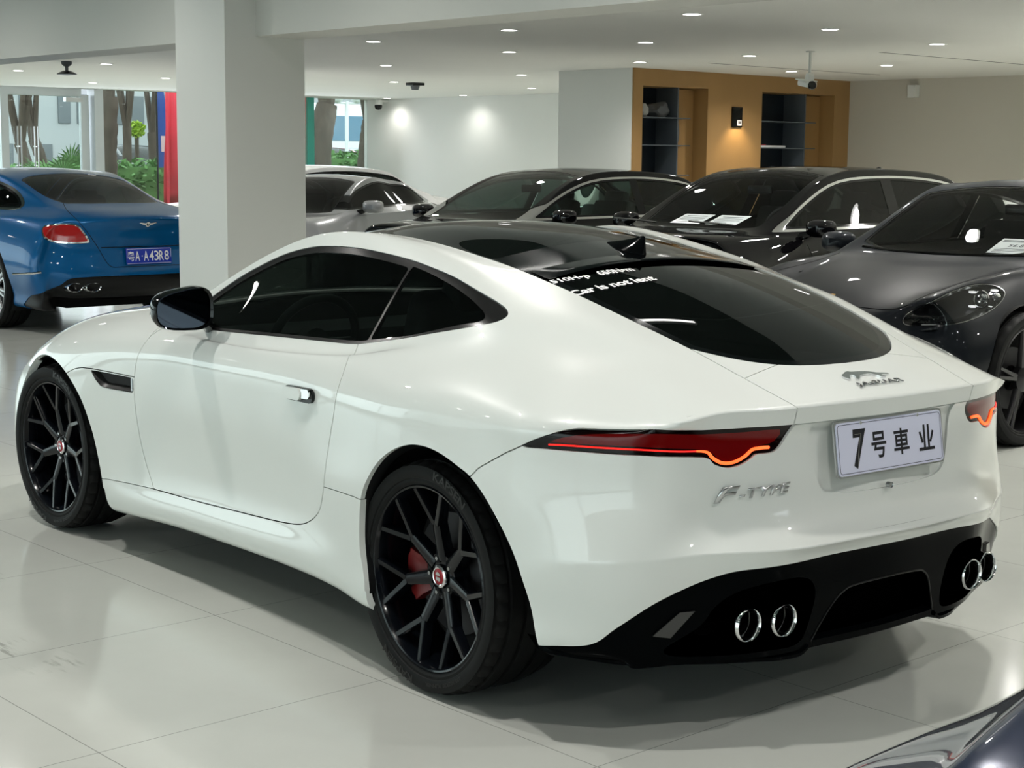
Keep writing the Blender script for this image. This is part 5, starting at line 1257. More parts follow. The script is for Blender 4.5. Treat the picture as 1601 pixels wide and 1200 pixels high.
# ------------------------------------------------------------------ showroom
def rbox(bm, x0, x1, y0, y1, z0, z1):
    """box given in room coordinates"""
    c = rw((x0+x1)/2, (y0+y1)/2, (z0+z1)/2)
    return box(bm, c, (abs(x1-x0), abs(y1-y0), abs(z1-z0)), Matrix.Rotation(RA, 3, 'Z'))
def rb(*a): return rbox(bmesh.new(), *a)
def floor_mat():
    m = mat('floor_tiles', (.60, .62, .575), .11, spec=.55); n = m.node_tree.nodes; l = m.node_tree.links; b = n['Principled BSDF']
    g = n.new('ShaderNodeNewGeometry'); mp = n.new('ShaderNodeMapping'); mp.vector_type = 'POINT'; mp.inputs['Rotation'].default_value = (0, 0, -RA)
    l.new(g.outputs['Position'], mp.inputs[0]); sx = n.new('ShaderNodeSeparateXYZ'); l.new(mp.outputs[0], sx.inputs[0])
    def M(op, a, b_=None, c=None):
        q = n.new('ShaderNodeMath'); q.operation = op
        for k, v in enumerate((a, b_, c)):
            if v is None: continue
            if isinstance(v, (int, float)): q.inputs[k].default_value = v
            else: l.new(v, q.inputs[k])
        return q.outputs[0]
    P = .905
    def line(o, off, w):
        f = M('FRACT', M('DIVIDE', M('ADD', o, off+90.5), P)); d = M('MINIMUM', f, M('SUBTRACT', 1., f))
        return M('LESS_THAN', d, w/P)
    j = M('MAXIMUM', line(sx.outputs[0], -.24, .0016), line(sx.outputs[1], -.033, .0016))
    no = n.new('ShaderNodeTexNoise'); no.inputs['Scale'].default_value = .9; no.inputs['Detail'].default_value = 6; no.inputs['Roughness'].default_value = .6; l.new(mp.outputs[0], no.inputs[0])
    no2 = n.new('ShaderNodeTexNoise'); no2.inputs['Scale'].default_value = 5.; no2.inputs['Detail'].default_value = 5; l.new(mp.outputs[0], no2.inputs[0])
    cr = n.new('ShaderNodeMapRange'); cr.inputs['From Min'].default_value = .3; cr.inputs['From Max'].default_value = .7; cr.inputs['To Min'].default_value = .93; cr.inputs['To Max'].default_value = 1.05; l.new(no.outputs[0], cr.inputs[0])
    mx = n.new('ShaderNodeMix'); mx.data_type = 'RGBA'; mx.blend_type = 'MULTIPLY'; mx.inputs[0].default_value = 1; mx.inputs[6].default_value = (.60, .62, .575, 1); l.new(cr.outputs[0], mx.inputs[7])
    # dried tyre and mop marks near the front wheel
    def patch(cx, cy, rx_, ry_):
        a = M('DIVIDE', M('SUBTRACT', sx.outputs[0], cx), rx_); c_ = M('DIVIDE', M('SUBTRACT', sx.outputs[1], cy), ry_)
        return M('SUBTRACT', 1., M('MINIMUM', 1., M('ADD', M('MULTIPLY', a, a), M('MULTIPLY', c_, c_))))
    mp2 = n.new('ShaderNodeMapping'); mp2.inputs['Rotation'].default_value = (0, 0, .62); mp2.inputs['Scale'].default_value = (5., 42., 1.); l.new(mp.outputs[0], mp2.inputs[0])
    wv = n.new('ShaderNodeTexNoise'); wv.inputs['Scale'].default_value = 1.; wv.inputs['Detail'].default_value = 5; wv.inputs['Roughness'].default_value = .6; l.new(mp2.outputs[0], wv.inputs[0])
    th = n.new('ShaderNodeMapRange'); th.inputs['From Min'].default_value = .50; th.inputs['From Max'].default_value = .62; l.new(wv.outputs[0], th.inputs[0])
    th2 = n.new('ShaderNodeMapRange'); th2.inputs['From Min'].default_value = .48; th2.inputs['From Max'].default_value = .58; l.new(no2.outputs[0], th2.inputs[0])
    st = M('MULTIPLY', M('MAXIMUM', M('MAXIMUM', patch(1.05, 1.60, .19, .11), patch(1.22, 1.66, .20, .14)), patch(2.35, 1.30, .35, .10)), M('MULTIPLY', th.outputs[0], th2.outputs[0]))
    st = M('MINIMUM', M('MULTIPLY', st, .9), .5)
    mx2 = n.new('ShaderNodeMix'); mx2.data_type = 'RGBA'; mx2.inputs[7].default_value = (.16, .17, .14, 1); l.new(st, mx2.inputs[0]); l.new(mx.outputs[2], mx2.inputs[6])
    mx3 = n.new('ShaderNodeMix'); mx3.data_type = 'RGBA'; mx3.inputs[7].default_value = (.20, .21, .19, 1); l.new(M('MULTIPLY', j, .75), mx3.inputs[0]); l.new(mx2.outputs[2], mx3.inputs[6])
    l.new(mx3.outputs[2], b.inputs['Base Color'])
    rr = n.new('ShaderNodeMapRange'); rr.inputs['To Min'].default_value = .07; rr.inputs['To Max'].default_value = .17; l.new(no2.outputs[0], rr.inputs[0]); l.new(rr.outputs[0], b.inputs['Roughness'])
    return m
M_floor = floor_mat()
M_wall = noisy(mat('wall_white', (.72, .73, .70), .65), 2, .015)
M_wallr = noisy(mat('wall_warm', (.56, .53, .46), .7), 2, .02)
M_pillar = noisy(mat('pillar_paint', (.66, .67, .64), .6), 2, .015)
M_ceil = noisy(mat('ceiling_paint', (.78, .78, .74), .75), 1.5, .02)
M_beam = noisy(mat('beam_paint', (.62, .62, .58), .7), 1.5, .02)
M_ceild = noisy(mat('dark_ceiling', (.06, .085, .08), .7), 1.5, .05)
M_wood = noisy(mat('wood_panel', (.36, .21, .08), .45), 4, .10, stretch=(1, 1, .15))
M_shelfb = mat('shelf_blue', (.010, .018, .028), .5)
M_shelfe = mat('shelf_edge', (.10, .12, .14), .4)
M_alu = mat('door_frame_aluminium', (.62, .66, .68), .35, metal=.3)
M_pane = glass('shop_window', (.90, .96, .93), .8)
M_road2 = noisy(mat('pavement', (.30, .30, .29), .9), 3, .1)
M_emit = mat('lamp_diffuser', (1, 1, 1), .5, emis=(1, .98, .94), es=14.)
ZC = 2.6
struct('floor', rb(-16, 22.2, -20, 14, -.1, 0), M_floor)
struct('ceiling', rb(-8, 21.6, -20, -3.45, ZC, ZC+.12), M_ceil)
struct('ceiling', rb(-16, 21.6, -3.03, 14, 3.55, 3.7), M_ceild)
struct('trim_1', rb(-8, 21.5, -3.45, -3.03, 2.4, 3.62), M_beam)                     # dropped beam
# seams in the ceiling board
for k_, (xa, ya, yb_) in enumerate(((6.33, -9.9, -14.5), (8.82, -10.2, -13.4))):
    struct('trim_%d' % (9+k_), rb(xa-.004, xa+.004, yb_, ya, ZC-.003, ZC+.01), M_inner)
struct('wall_back', rb(10.1+.6, 21.6, -15.2, -15.0, 0, ZC), M_wall)
struct('wall_block', rbox(rb(10.12, 11.37, -10.49, -10.33, 0, ZC), 10.64, 11.37, -15.1, -10.485, 0, ZC), M_wall)
struct('wall_right', rb(-8, 10.2, -14.73, -14.53, 0, ZC), M_wallr)
struct('wall_rear', rb(-8.2, -8.0, -14.7, -3.1, 0, 3.4), M_wall)
struct('wall_near', rb(-16.2, -16, -3, 14, 0, 3.5), M_wall)
# two square pillars, one in the picture
t = struct('pillar', rb(6.93, 7.62, -3.46, -2.76, 0, 3.6), M_pillar)
t['label'] = 'square light grey pillar standing in front of the blue car'
# wood wall with two niches (plane x = 10.1)
W = thing('wood_panelling', 'brown wood wall panelling with two shelf niches on the rear wall', 'wall panel')
N1 = (-11.66, -10.50, 2.40); N2 = (-14.20, -12.70, 2.40)
bm = bmesh.new()
for y0, y1, z0, z1 in ((-10.50, -10.34, 0, ZC), (-12.70, -11.66, 0, ZC), (-14.53, -14.20, 0, ZC), (-11.66, -10.50, 2.40, ZC), (-14.20, -12.70, 2.40, ZC)):
    rbox(bm, 10.100, 10.600, y0, y1, z0, z1)
bmesh.ops.remove_doubles(bm, verts=bm.verts, dist=.0001)
obj('panel', bm, M_wood, W)
for k, (y0, y1, zt) in enumerate((N1, N2)):
    S_ = obj('shelf_unit', rbox(rbox(bmesh.new(), 10.540, 10.580, y0, y1, 0, zt), 10.480, 10.580, y0, y0+.03, 0, zt), M_shelfb, W)
    yd = -11.22 if k == 0 else -13.70
    bm = rb(10.340, 10.560, y0, yd-.0, .0, zt-.01); obj('side_cabinet', bm, M_woodd if False else M_wood, S_)
    obj('shelf_divider', rb(10.180, 10.540, yd, yd+.02, 0, zt), M_shelfe, S_)
    for z in ((2.04, 1.71, 1.35, .95, .5) if k == 0 else (2.04, 1.70, 1.33, .95, .5)):
        obj('shelf', rb(10.180, 10.540, yd-.22, y1-.004, z-.012, z), M_shelfe, S_)
# sign above the lamp glow
sg = thing('wall_sign', 'small black sign with a white label on the lit wood wall', 'sign', rw(10.085, -12.20, 2.07), RA)
obj('sign_board', boxm((0, 0, 0), (.02, .19, .25), bevel=.006), M_black, sg)
obj('sign_label', boxm((-.011, -.035, -.07), (.004, .085, .07)), M_paper, sg)
obj('sign_print', boxm((-.0135, -.035, -.07), (.002, .05, .035)), M_printg, sg)
# things on the shelves
def lump(bm, c, s, seed, k=.25):
    r_ = random.Random(seed); b2 = bmesh.new(); bmesh.ops.create_icosphere(b2, subdivisions=3, radius=1)
    ph = [r_.uniform(0, 6) for _ in range(6)]
    for v in b2.verts:
        d = 1+k*(math.sin(3*v.co.x+ph[0])*math.sin(3.5*v.co.y+ph[1])+.6*math.sin(6*v.co.z+ph[2]+2*v.co.x)*math.sin(5*v.co.y+ph[3]))
        v.co = Vector((v.co.x*s[0]*d, v.co.y*s[1]*d, max(v.co.z*s[2]*d, -s[2]*.8)))
    m4 = Matrix.Translation(rw(*c)) @ Matrix.Rotation(RA, 4, 'Z')
    for v in b2.verts: v.co = m4 @ v.co
    me = bpy.data.meshes.new('t'); b2.to_mesh(me); bm.from_mesh(me); bpy.data.meshes.remove(me); b2.free(); return bm
M_cloth = mat('cloth_white', (.42, .43, .42), .8); M_clothg = mat('cloth_grey', (.13, .14, .15), .8)
tag(obj('folded_cloth', lump(bmesh.new(), (10.300, -10.66, 2.115), (.08, .14, .085), 1), M_cloth), 'crumpled white cloth on the upper left shelf', 'cloth')
tag(obj('bag', lump(bmesh.new(), (10.320, -11.00, 2.12), (.10, .17, .095), 2), M_clothg), 'grey cloth bag on the upper left shelf beside the white cloth', 'bag')
tag(obj('towel', lump(bmesh.new(), (10.320, -11.32, 1.86), (.05, .055, .17), 3, .12), M_clothg), 'pale towel standing in the narrow side bay of the left niche', 'towel')
tag(obj('folder', rb(10.200, 10.460, -13.32, -12.80, 1.702, 1.727), M_paper), 'white flat folder on the middle shelf of the right niche', 'folder')
tag(obj('folder', rb(10.200, 10.440, -12.92, -12.74, 1.728, 1.742), mat('folder_red', (.3, .02, .03), .5)), 'red thin folder on the middle shelf of the right niche', 'folder')
tag(obj('paper_stack', rb(10.220, 10.440, -10.72, -10.54, 1.352, 1.372), M_paper), 'small stack of papers on the lower left shelf', 'papers')
tag(obj('folded_cloth', lump(bmesh.new(), (10.340, -13.25, 1.395), (.1, .22, .06), 5, .1), M_clothg), 'grey folded cloth low in the right niche', 'cloth')
# window wall x = 21.5
def post(n_, y0, y1, z0=0, z1=ZC, x0=21.45, x1=21.6, m_=None): return struct(n_, rb(x0, x1, y0, y1, z0, z1), m_ or M_alu)
post('window_1', -6.0, -2.8, 0, ZC, m_=M_wall)
post('trim_2', -9.12, -6.0, 2.47, ZC)
D1 = struct('door_1', rb(21.47, 21.55, -9.26, -9.12, 0, 2.5), M_alu)
post('trim_3', -9.46, -9.30, 0, ZC, 21.35, 21.6)
post('trim_4', -13.75, -13.60, 0, ZC, m_=mat('green_edge', (.05, .35, .28), .4))
post('trim_5', -15.1, -15.02, 0, ZC)
post('trim_8', -7.85, -7.72, 0, 2.5)
for a, b in ((-7.72, -6.0), (-9.12, -7.85)):
    struct('window_2', rb(21.50, 21.515, a, b, 0, 2.47), M_pane)
struct('window_3', rb(21.50, 21.515, -13.6, -9.50, 0, ZC), M_pane)
struct('window_4', rb(21.50, 21.515, -15.02, -13.75, 0, ZC), M_pane)
for y in (-7.99, -8.28):
    h = thing('door_pull', 'long steel pull handle on the glass door, %s of the pair' % ('left' if y > -8.1 else 'right'), 'door handle', rw(21.38, y, 0))
    for d in (-.03, .03):
        obj('pull_bar', tube(bmesh.new(), [Vector((0, d, .9)), Vector((0, d, 1.97))], .012, 8), M_chrome, h)
    for z in (1.0, 1.35, 1.65):
        obj('fixing', tube(bmesh.new(), [Vector((-.01, 0, z)), Vector((.12, 0, z))], .010, 6), M_chrome, h)
cl = tag(obj('door_closer', rb(21.36, 21.45, -9.10, -8.80, 2.38, 2.45), M_silver), 'silver door closer at the top of the glass door', 'door closer')
# downlights
LP = [(9., -5.68), (7.03, -5.62), (4.87, -5.51), (4.96, -7.3), (7.15, -7.42), (9.13, -7.5), (7.66, -9.51), (5.28, -9.32), (7.57, -11.78), (9.2, -12.14), (9.3, -9.6), (12.06, -8.18), (12.41, -10.65), (15.33, -10.84), (18.24, -14.6), (20.5, -14.7), (16.81, -5.84), (14.51, -5.87), (19.24, -8.17), (17.06, -8.14)]
LX = [(11.6, -5.8), (3.0, -5.5), (.9, -5.5), (-1.2, -5.5), (3.0, -7.3), (.9, -7.3), (-1.2, -7.3), (3.0, -9.3), (.9, -9.3), (-1.2, -9.3), (4.9, -11.5), (2.5, -11.7), (0, -11.7), (12.3, -13.4), (15.2, -13.4), (18.2, -11.), (14.6, -8.2), (19.2, -5.9)]
def downlight(x, y, z, e, seen=True):
    L = thing('ceiling_light', 'round recessed downlight glowing in the lowered ceiling', 'ceiling light', rw(x, y, z), 0, 'round recessed downlights in the lowered ceiling')
    bm = bmesh.new(); lathe(bm, [(.066, -.001), (.070, -.005), (.086, -.004), (.088, .0)], 28, 'Z'); obj('trim_ring', bm, M_wall, L)
    bm = bmesh.new(); lathe(bm, [(0, -.003), (.066, -.003), (.066, 0)], 28, 'Z'); obj('diffuser', bm, M_emit, L)
    d = bpy.data.lights.new('bulb', 'SPOT'); d.energy = e; d.spot_size = math.radians(150); d.spot_blend = .9; d.shadow_soft_size = .05; d.color = (1, .97, .92)
    o = bpy.data.objects.new('bulb', d); COL.objects.link(o); o.parent = L; o.location = (0, 0, -.03)
    return L
DL = [downlight(x, y, ZC, ESPOT*(.22 if y < -14 else .8)) for x, y in LP]+[downlight(x, y, ZC, ESPOT*(1.9 if x < 4 else 1.1)) for x, y in LX]
for x in (-6, -3.2, -.4, 2.4, 5.2, 8.0, 11., 14., 17.5):
    for y in (-1.4, 1.6, 4.6, 7.6):
        L = downlight(x, y, 3.55, ESPOT2*((1.35 if x < 4 else .95) if y < 2 else .45)); L['label'] = 'round recessed downlight in the high ceiling, out of the picture'; L['group'] = 'round recessed downlights in the high ceiling'
# wall washer that lights the wood wall
wl = bpy.data.lights.new('wall_glow', 'SPOT'); wl.energy = 22; wl.spot_size = math.radians(105); wl.spot_blend = .7; wl.shadow_soft_size = .02; wl.color = (1, .80, .5)
wo = bpy.data.objects.new('wall_glow', wl); COL.objects.link(wo); wo.location = rw(9.93, -12.20, 2.13); wo.rotation_euler = (0, 0, 0)
# security camera hanging from the ceiling
cp_ = rw(6.75, -9.35, ZC); SCm = thing('security_camera', 'white security camera on a drop pole from the ceiling', 'security camera', cp_, RA-PI/2-.55)
bm = bmesh.new(); tube(bm, [(0, 0, 0), (0, 0, -.235)], .014, 12); lathe(bm, [(0, 0), (.045, 0), (.045, -.012), (0, -.012)], 20, 'Z'); obj('drop_pole', bm, M_wall, SCm)
bm = bmesh.new(); lathe(bm, [(0, -.035), (.05, -.03), (.055, 0), (.05, .03), (0, .035)], 24, 'X', (0, 0, -.265)); obj('swivel', bm, M_wall, SCm)
bm = bmesh.new(); box(bm, (0, .06, -.315), (.11, .27, .055), Matrix.Rotation(.12, 3, 'X'), bevel=.018, seg=3); box(bm, (0, .09, -.278), (.125, .30, .012), Matrix.Rotation(.12, 3, 'X'), bevel=.005); obj('housing', bm, M_wall, SCm)
bm = bmesh.new(); lathe(bm, [(0, -.01), (.036, -.01), (.042, .0), (.042, .03), (0, .03)], 20, 'Y', (0, -.085, -.335)); obj('camera_lens', bm, M_black, SCm)
dm = thing('dome_camera', 'small black dome camera high in the corner of the white wall', 'security camera', rw(20.9, -14.80, 2.50))
bm = bmesh.new(); lathe(bm, [(0, .09), (.05, .09), (.075, .03), (.08, 0), (.07, -.01), (0, -.01)], 24, 'Z'); obj('dome_base', bm, M_wall, dm)
bm = bmesh.new(); lathe(bm, [(.07, -.01), (.072, -.05), (.05, -.09), (0, -.105)], 24, 'Z'); obj('dome_shell', bm, M_black, dm)
obj('dome_bracket', boxm((0, -.10, .06), (.05, .2, .04)), M_wall, dm)
sd_ = thing('smoke_detector', 'small dark sensor box on the ceiling above the white wall', 'sensor', rw(15.3, -11.2, ZC))
obj('sensor_base', boxm((0, 0, -.02), (.20, .20, .04), bevel=.01), M_dark, sd_)
bm = bmesh.new(); lathe(bm, [(0, -.10), (.05, -.10), (.07, -.04), (0, -.04)], 20, 'Z'); obj('sensor_head', bm, M_clothg, sd_)
pj_s = .6
pj = thing('ceiling_projector', 'dark round device hanging under the ceiling above the blue car', 'ceiling device', rw(14.4, -5.30, ZC))
bm = bmesh.new(); lathe(bm, [(0, 0), (.10, 0), (.10, -.05), (.06, -.09), (.03, -.10), (.03, -.19), (0, -.19)], 24, 'Z'); obj('mount', bm, M_clothg, pj)
bm = bmesh.new(); lathe(bm, [(0, -.18), (.08, -.18), (.19, -.235), (.19, -.25), (0, -.27)], 32, 'Z'); obj('disc', bm, M_dark, pj); pj.scale = (.6, .6, .6)
al = tag(obj('alarm_sensor', rb(9.0, 9.12, -14.53, -14.44, 2.36, 2.52), M_wall), 'small white alarm sensor on the right wall near the wood panelling', 'sensor')
for y in (-2.8, 1.1, 5.0, 8.9, 12.85):
    struct('trim_11', rb(21.44, 21.6, y, y+.12, 0, 3.6), M_alu)
struct('window_6', rb(21.50, 21.515, -2.68, 12.85, 0, 3.5), M_pane)
struct('floor_pavement', rb(-30, 22, 14, 40, -.1, 0.0), M_road2)
# glass shop front on the near side lets daylight in
for k, x in enumerate((-12, -6, 0, 6, 12, 18)):
    struct('trim_6', rb(x-.06, x+.06, 12.9, 13.1, 0, 3.4), M_alu)
struct('window_5', rb(-16, 21.5, 12.99, 13.0, 0, 3.3), M_pane)
struct('trim_7', rb(-16, 21.5, 12.9, 13.1, 3.25, 3.4), M_alu)
# linear tube lamps over the near bay
for k, (x, y) in enumerate(((1.37, -2.1), (3.28, -2.46), (5.2, -2.6))):
    T_ = thing('tube_light', 'slim linear tube lamp under the high ceiling, out of the picture', 'ceiling light', rw(x, y, 3.5), RA+1.2, 'linear tube lamps in the high ceiling')
    obj('tube_body', boxm((0, 0, .03), (.50, .05, .04)), M_wall, T_); obj('tube_diffuser', boxm((0, 0, .008), (.46, .03, .004)), M_emit, T_)
# ------------------------------------------------------------------ outside the glass front
M_grass = noisy(mat('grass', (.07, .13, .04), .9), 12, .4); M_leaf = noisy(mat('hedge_leaves', (.10, .24, .06), .7), 9, .5)
M_leafl = noisy(mat('light_leaves', (.35, .50, .04), .7), 9, .3)
M_bark = noisy(mat('bark', (.085, .062, .048), .9), 12, .5, stretch=(1, 1, .3)); M_barkw = noisy(mat('painted_bark', (.62, .60, .56), .9), 10, .2)
M_road = noisy(mat('asphalt', (.14, .14, .14), .9), 3, .1); M_bld = mat('facade', (.42, .44, .44), .8); M_bldw = mat('facade_glass', (.14, .16, .17), .3)
M_banner = noisy(mat('banner_red', (.75, .03, .06), .6), 2, .3); M_flag = mat('flag_blue', (.02, .12, .50), .6)
struct('floor_outside', rb(22.2, 60, -60, 25, -.1, .35), M_road)
tag(struct('lawn', rb(22.8, 30, -50, 10, .3, .50), M_grass), kind='structure')
def foliage(bm, c, s, n, seed, leaf=.09):
    r_ = random.Random(seed); c = rw(*c)
    for _ in range(n):
        while True:
            p = Vector((r_.uniform(-1, 1), r_.uniform(-1, 1), r_.uniform(-1, 1)))
            if p.length < 1: break
        p = Vector((p.x*s[0], p.y*s[1], p.z*s[2]))+c
        a = Vector((r_.uniform(-1, 1), r_.uniform(-1, 1), r_.uniform(-.6, 1))).normalized(); b = a.cross(Vector((r_.uniform(-1, 1), r_.uniform(-1, 1), 1))).normalized()
        k = leaf*r_.uniform(.6, 1.3)
        v = [bm.verts.new(p+a*k), bm.verts.new(p+b*k*.5), bm.verts.new(p-a*k), bm.verts.new(p-b*k*.5)]; bm.faces.new(v)
def hedge(x0, x1, y0, y1, z, seed, label, n=2600):
    H = thing('hedge', label, 'hedge'); bm = rb(x0+.15, x1-.15, y0+.1, y1-.1, .3, z-.12); obj('hedge_body', bm, M_leaf, H)
    bm = bmesh.new(); r_ = random.Random(seed)
    for k in range(9):
        yy = y0+(y1-y0)*(k+.5)/9; foliage(bm, ((x0+x1)/2, yy, z-.35), ((x1-x0)*.6, (y1-y0)/9, .42), n//9, seed+k, .085)
    obj('hedge_leaves', bm, M_leaf, H, smooth=False)
hedge(25.4, 26.5, -15.0, -11.2, 1.42, 11, 'clipped green hedge outside the middle window')
hedge(25.6, 26.8, -20.0, -15.6, 1.62, 31, 'tall green hedge outside the right window', 3200)
hedge(25.5, 26.2, -10.7, -7.2, 1.30, 51, 'low green hedge outside the glass door')
def tree(x, y, r, label, lean=(0, 0), white=True, fork=2.2, seed=0, z0=.4):
    T = thing('street_tree', label, 'tree', rw(x, y, z0)); r_ = random.Random(seed)
    path = [Vector((lean[0]*t*t, lean[1]*t*t+.04*math.sin(3*t+seed), fork*t)) for t in (0, .25, .5, .75, 1.)]
    pp = [tuple(q) for q in spl([tuple(q) for q in path], 6)]; rr_ = [r*(1.25-.35*min(1, i/12))*(1+r_.uniform(-.06, .06)) for i in range(len(pp))]
    obj('trunk', tube(bmesh.new(), pp, rr_, 14), M_bark, T)
    if white: obj('painted_base', tube(bmesh.new(), [path[0], path[0].lerp(path[1], .95)], [r*1.29, r*1.10], 14), M_barkw, T)
    top = path[-1]; bm = bmesh.new()
    for k in range(5):
        a = r_.uniform(0, 6.28); q = Vector((math.cos(a)*.42, math.sin(a)*.42, 1.7)); tube(bm, [top-Vector((0, 0, .15)), top+q*.45+Vector((0, 0, .1)), top+q, top+q*1.8], [r*.6, r*.45, r*.3, r*.12], 8)
    obj('branches', bm, M_bark, T)
    bm = bmesh.new()
    c = T.location
    for k in range(7): foliage(bm, (0, 0, 0), (.45, .40, .6), 120, seed*9+k, .13)
    o = obj('crown', bm, M_leaf, T, smooth=False); o.location = (0, 0, fork+2.9)
    return T
tree(24.4, -11.16, .20, 'thick reddish street tree outside the middle window, nearest the frame', seed=1)
tree(27.0, -12.95, .10, 'thin street tree with pale base behind the thick one', seed=2, fork=1.7)
tree(27.4, -13.80, .13, 'street tree with white painted base beside the red banner', lean=(.1, -.05), seed=3, fork=1.6)
tree(26.9, -10.80, .13, 'dark forked street tree outside the glass door', lean=(.1, .12), seed=4, fork=1.35)
tree(28.8, -12.15, .13, 'dark leaning street tree outside the glass door, right of the forked one', lean=(.1, .25), seed=5, fork=1.45)
tree(24.4, -15.95, .25, 'broad pale street tree outside the right window, next to the pillar', lean=(0, -.2), seed=6)
tree(24.8, -17.40, .17, 'street tree with white base at the far end of the right window', lean=(0, -.1), seed=7, fork=1.9)
# fan palm
pm_ = thing('fan_palm', 'green fan palm outside the glass door', 'palm', rw(24.0, -10.0, .5))
obj('palm_stem', tube(bmesh.new(), [(0, 0, 0), (0, 0, .5)], [.12, .09], 10), M_bark, pm_)
bm = bmesh.new(); r_ = random.Random(4)
for k in range(12):
    a = k*2*PI/12+.2; el = r_.uniform(.1, .9); hub = Vector((math.cos(a)*.45*math.cos(el), math.sin(a)*.45*math.cos(el), .5+.5*math.sin(el)))
    tube(bm, [(0, 0, .45), hub], .012, 5)
    d = hub.normalized(); sidev = d.cross(Vector((0, 0, 1))).normalized(); upv = sidev.cross(d)
    for j in range(13):
        b = -1.25+2.5*j/12; t_ = (d*math.cos(b)+sidev*math.sin(b)); L_ = .52*(1-.15*abs(b)); n_ = t_.cross(upv).normalized()*.022
        tip = hub+t_*L_-Vector((0, 0, .10)); mid = hub+t_*L_*.5
        bm.faces.new([bm.verts.new(hub), bm.verts.new(mid+n_), bm.verts.new(tip), bm.verts.new(mid-n_)])
obj('palm_fronds', bm, M_leaf, pm_, smooth=False)
yb = thing('flowering_shrub', 'bright yellow green shrub seen between the trees', 'shrub', rw(29.5, -14.6, .5))
bm = bmesh.new(); foliage(bm, (0, 0, 0), (.2, .2, .18), 300, 77, .06); o = obj('shrub_leaves', bm, M_leafl, yb, smooth=False); o.location = (0, 0, 1.6)
obj('shrub_stem', tube(bmesh.new(), [(0, 0, 0), (0, 0, 1.6)], .05, 8), M_bark, yb)
# banner and flag
bn = thing('banner', 'tall red fabric banner outside beside the pillar', 'banner', rw(23.6, -11.95, .35))
bm = bmesh.new(); cols = []
for i in range(25):
    y = -.02-.06*i; x = .05*math.sin(i*.9)+.03*math.sin(i*2.1); cols.append([bm.verts.new((x+.04*math.sin(z*2+i*.4), y+(.12*(1-z/3.2) if i == 0 else 0), z)) for z in np.linspace(.3, 3.4, 16)])
for a, b in zip(cols, cols[1:]):
    for k in range(15): bm.faces.new((a[k], b[k], b[k+1], a[k+1]))
o = obj('banner_cloth', bm, M_banner, bn); md = o.modifiers.new('t', 'SOLIDIFY'); md.thickness = .004
obj('banner_pole', tube(bmesh.new(), [(0, 0, 0), (0, 0, 3.5)], .03, 8), M_banner, bn)
fl = thing('feather_flag', 'blue feather flag beside the red banner', 'flag', rw(24.6, -12.36, .4))
bm = bmesh.new(); prism(bm, [(0, .9), (.28, .9), (.30, 1.4), (.24, 1.9), (.14, 2.4), (0, 2.75)], lambda a, b, h: Vector((h, .05-a, b)), .006); obj('flag_cloth', bm, M_flag, fl, smooth=False)
bm = bmesh.new(); box(bm, (-.004, -.08, 1.35), (.004, .10, .30)); box(bm, (-.006, -.08, 1.35), (.004, .05, .08)); obj('flag_print', bm, M_paper, fl)
obj('flag_pole', tube(bmesh.new(), [(0, .05, 0), (0, .05, 2.8)], .02, 8), M_dark, fl)
# street lamp with two globes, buildings
sl = thing('street_lamp', 'white street lamp with two globes seen through the right window', 'street lamp', rw(29.6, -20.45, .35))
obj('lamp_post', tube(bmesh.new(), [(0, 0, 0), (0, 0, 2.55)], .05, 8), M_paper, sl); obj('cross_arm', tube(bmesh.new(), [(0, -.28, 2.5), (0, .28, 2.5)], .03, 6), M_paper, sl)
for d in (-.28, .28):
    bm = bmesh.new(); bmesh.ops.create_icosphere(bm, subdivisions=2, radius=.17, matrix=Matrix.Translation((0, d, 2.66))); obj('globe', bm, M_paper, sl)
def building(name, label, x, y0, y1, h, floors, bays, mt, wm):
    B = thing(name, label, 'building'); obj('wall', rb(x, x+4, y0, y1, .3, h), mt, B); r_ = random.Random(x)
    fh = (h-.6)/floors; bw = (y1-y0)/bays
    for f in range(floors):
        for b in range(bays):
            if r_.random() < .25: continue
            obj('window', rb(x-.05, x+.02, y0+bw*(b+.18), y0+bw*(b+.82), .9+fh*f, .5+fh*(f+.82)), wm, B)
building('shop_building', 'grey office facade seen beyond the glass door', 48, -26, -8, 9, 5, 26, M_bld, M_bldw)
building('shop_building', 'pale office facade seen beyond the right window', 52, -48, -27, 12, 7, 20, mat('facade_pale', (.42, .44, .45), .8), M_bldw)
for k, y in enumerate((-12.2, -14.2, -15.1)):
    tag(obj('facade_column', rb(40, 40.25, y-.12, y+.12, .3, 8), M_paper), 'slim white column in front of the grey facade, %s of three' % ('leftmost', 'middle', 'rightmost')[k], 'column')
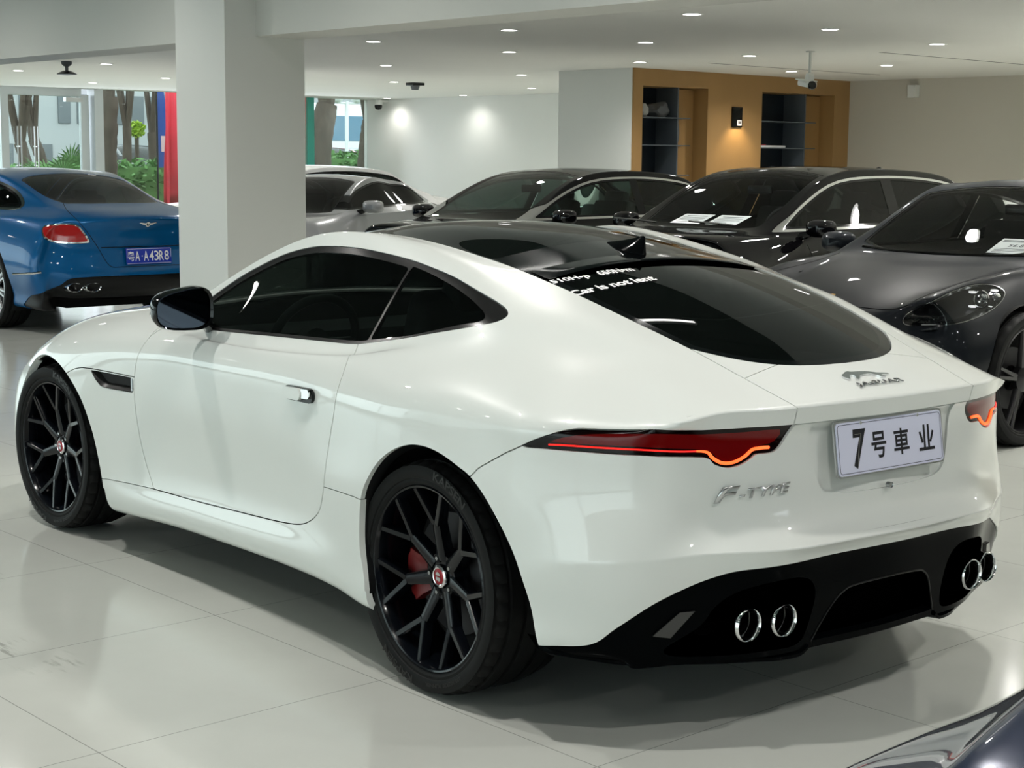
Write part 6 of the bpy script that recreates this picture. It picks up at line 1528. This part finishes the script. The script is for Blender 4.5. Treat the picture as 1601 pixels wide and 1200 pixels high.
yw = thing('yellow_sign', 'small yellow and white notice board at the far left window', 'sign', rw(22.6, -7.82, .35), RA)
obj('sign_post', boxm((0, 0, .5), (.05, .05, 1.)), M_paper, yw); obj('sign_plate', boxm((0, 0, 1.18), (.03, .32, .42)), mat('sign_yellow', (.85, .55, .0), .5), yw)
obj('sign_marks', boxm((-.018, 0, 1.18), (.006, .2, .18)), mat('sign_marks', (.5, .2, .02), .5), yw)
# parked cars across the road
def parked(src, x, y, rz, label, paint_, z=.38, name='parked_car'):
    c = copy_tree(src); c.name = name; c.location = rw(x, y, z); c.rotation_euler = (0, 0, rz); c['label'] = label; c['group'] = 'cars parked across the road'
    for ch in c.children:
        if ch.type == 'MESH' and ch.data.materials and ch.name.startswith(('body_shell', 'door_mirror')):
            ch.material_slots[0].link = 'OBJECT'; ch.material_slots[0].material = paint_
    return c
M_predc = paint('red_paint', (.45, .02, .02)); M_pdark = paint('dark_paint', (.03, .035, .04))
for k, (x, y, p_, lb) in enumerate(((35.5, -12.6, M_pwhite, 'white car parked across the road, seen through the glass door'), (34.6, -16.6, M_pdark, 'dark car parked across the road behind the yellow shrub'), (34.6, -19.4, M_pwhite, 'white car parked across the road behind the red banner'),
        (34, -22.2, M_predc, 'red car parked across the road, right window'), (34.6, -25.0, M_pwhite, 'white car parked across the road under the street lamp'), (34, -27.8, M_pwhite, 'white hatchback parked across the road near the white based tree'), (34.6, -7.6, M_pwhite, 'white car parked across the road at the far left'))):
    parked(WHT, x, y, RZY if k == 0 else RA+(PI if k % 2 else 0), lb, p_)
bus = thing('coach', 'white and blue coach parked behind the cars, right window', 'bus', rw(42, -29.5, .38), RZY)
obj('bus_body', boxm((0, 0, 1.6), (9, 2.4, 2.6), bevel=.2), M_paper, bus); obj('bus_windows', boxm((0, 1.2, 2.1), (8.2, .06, .8)), mat('bus_glass', (.10, .22, .32), .1), bus)
for x in (-3, 3): obj('bus_wheel', lathe(bmesh.new(), [(0, 1.25), (.45, 1.25), (.45, .9), (0, .9)], 24, 'Y', (x, 0, .45)), M_rubber, bus)
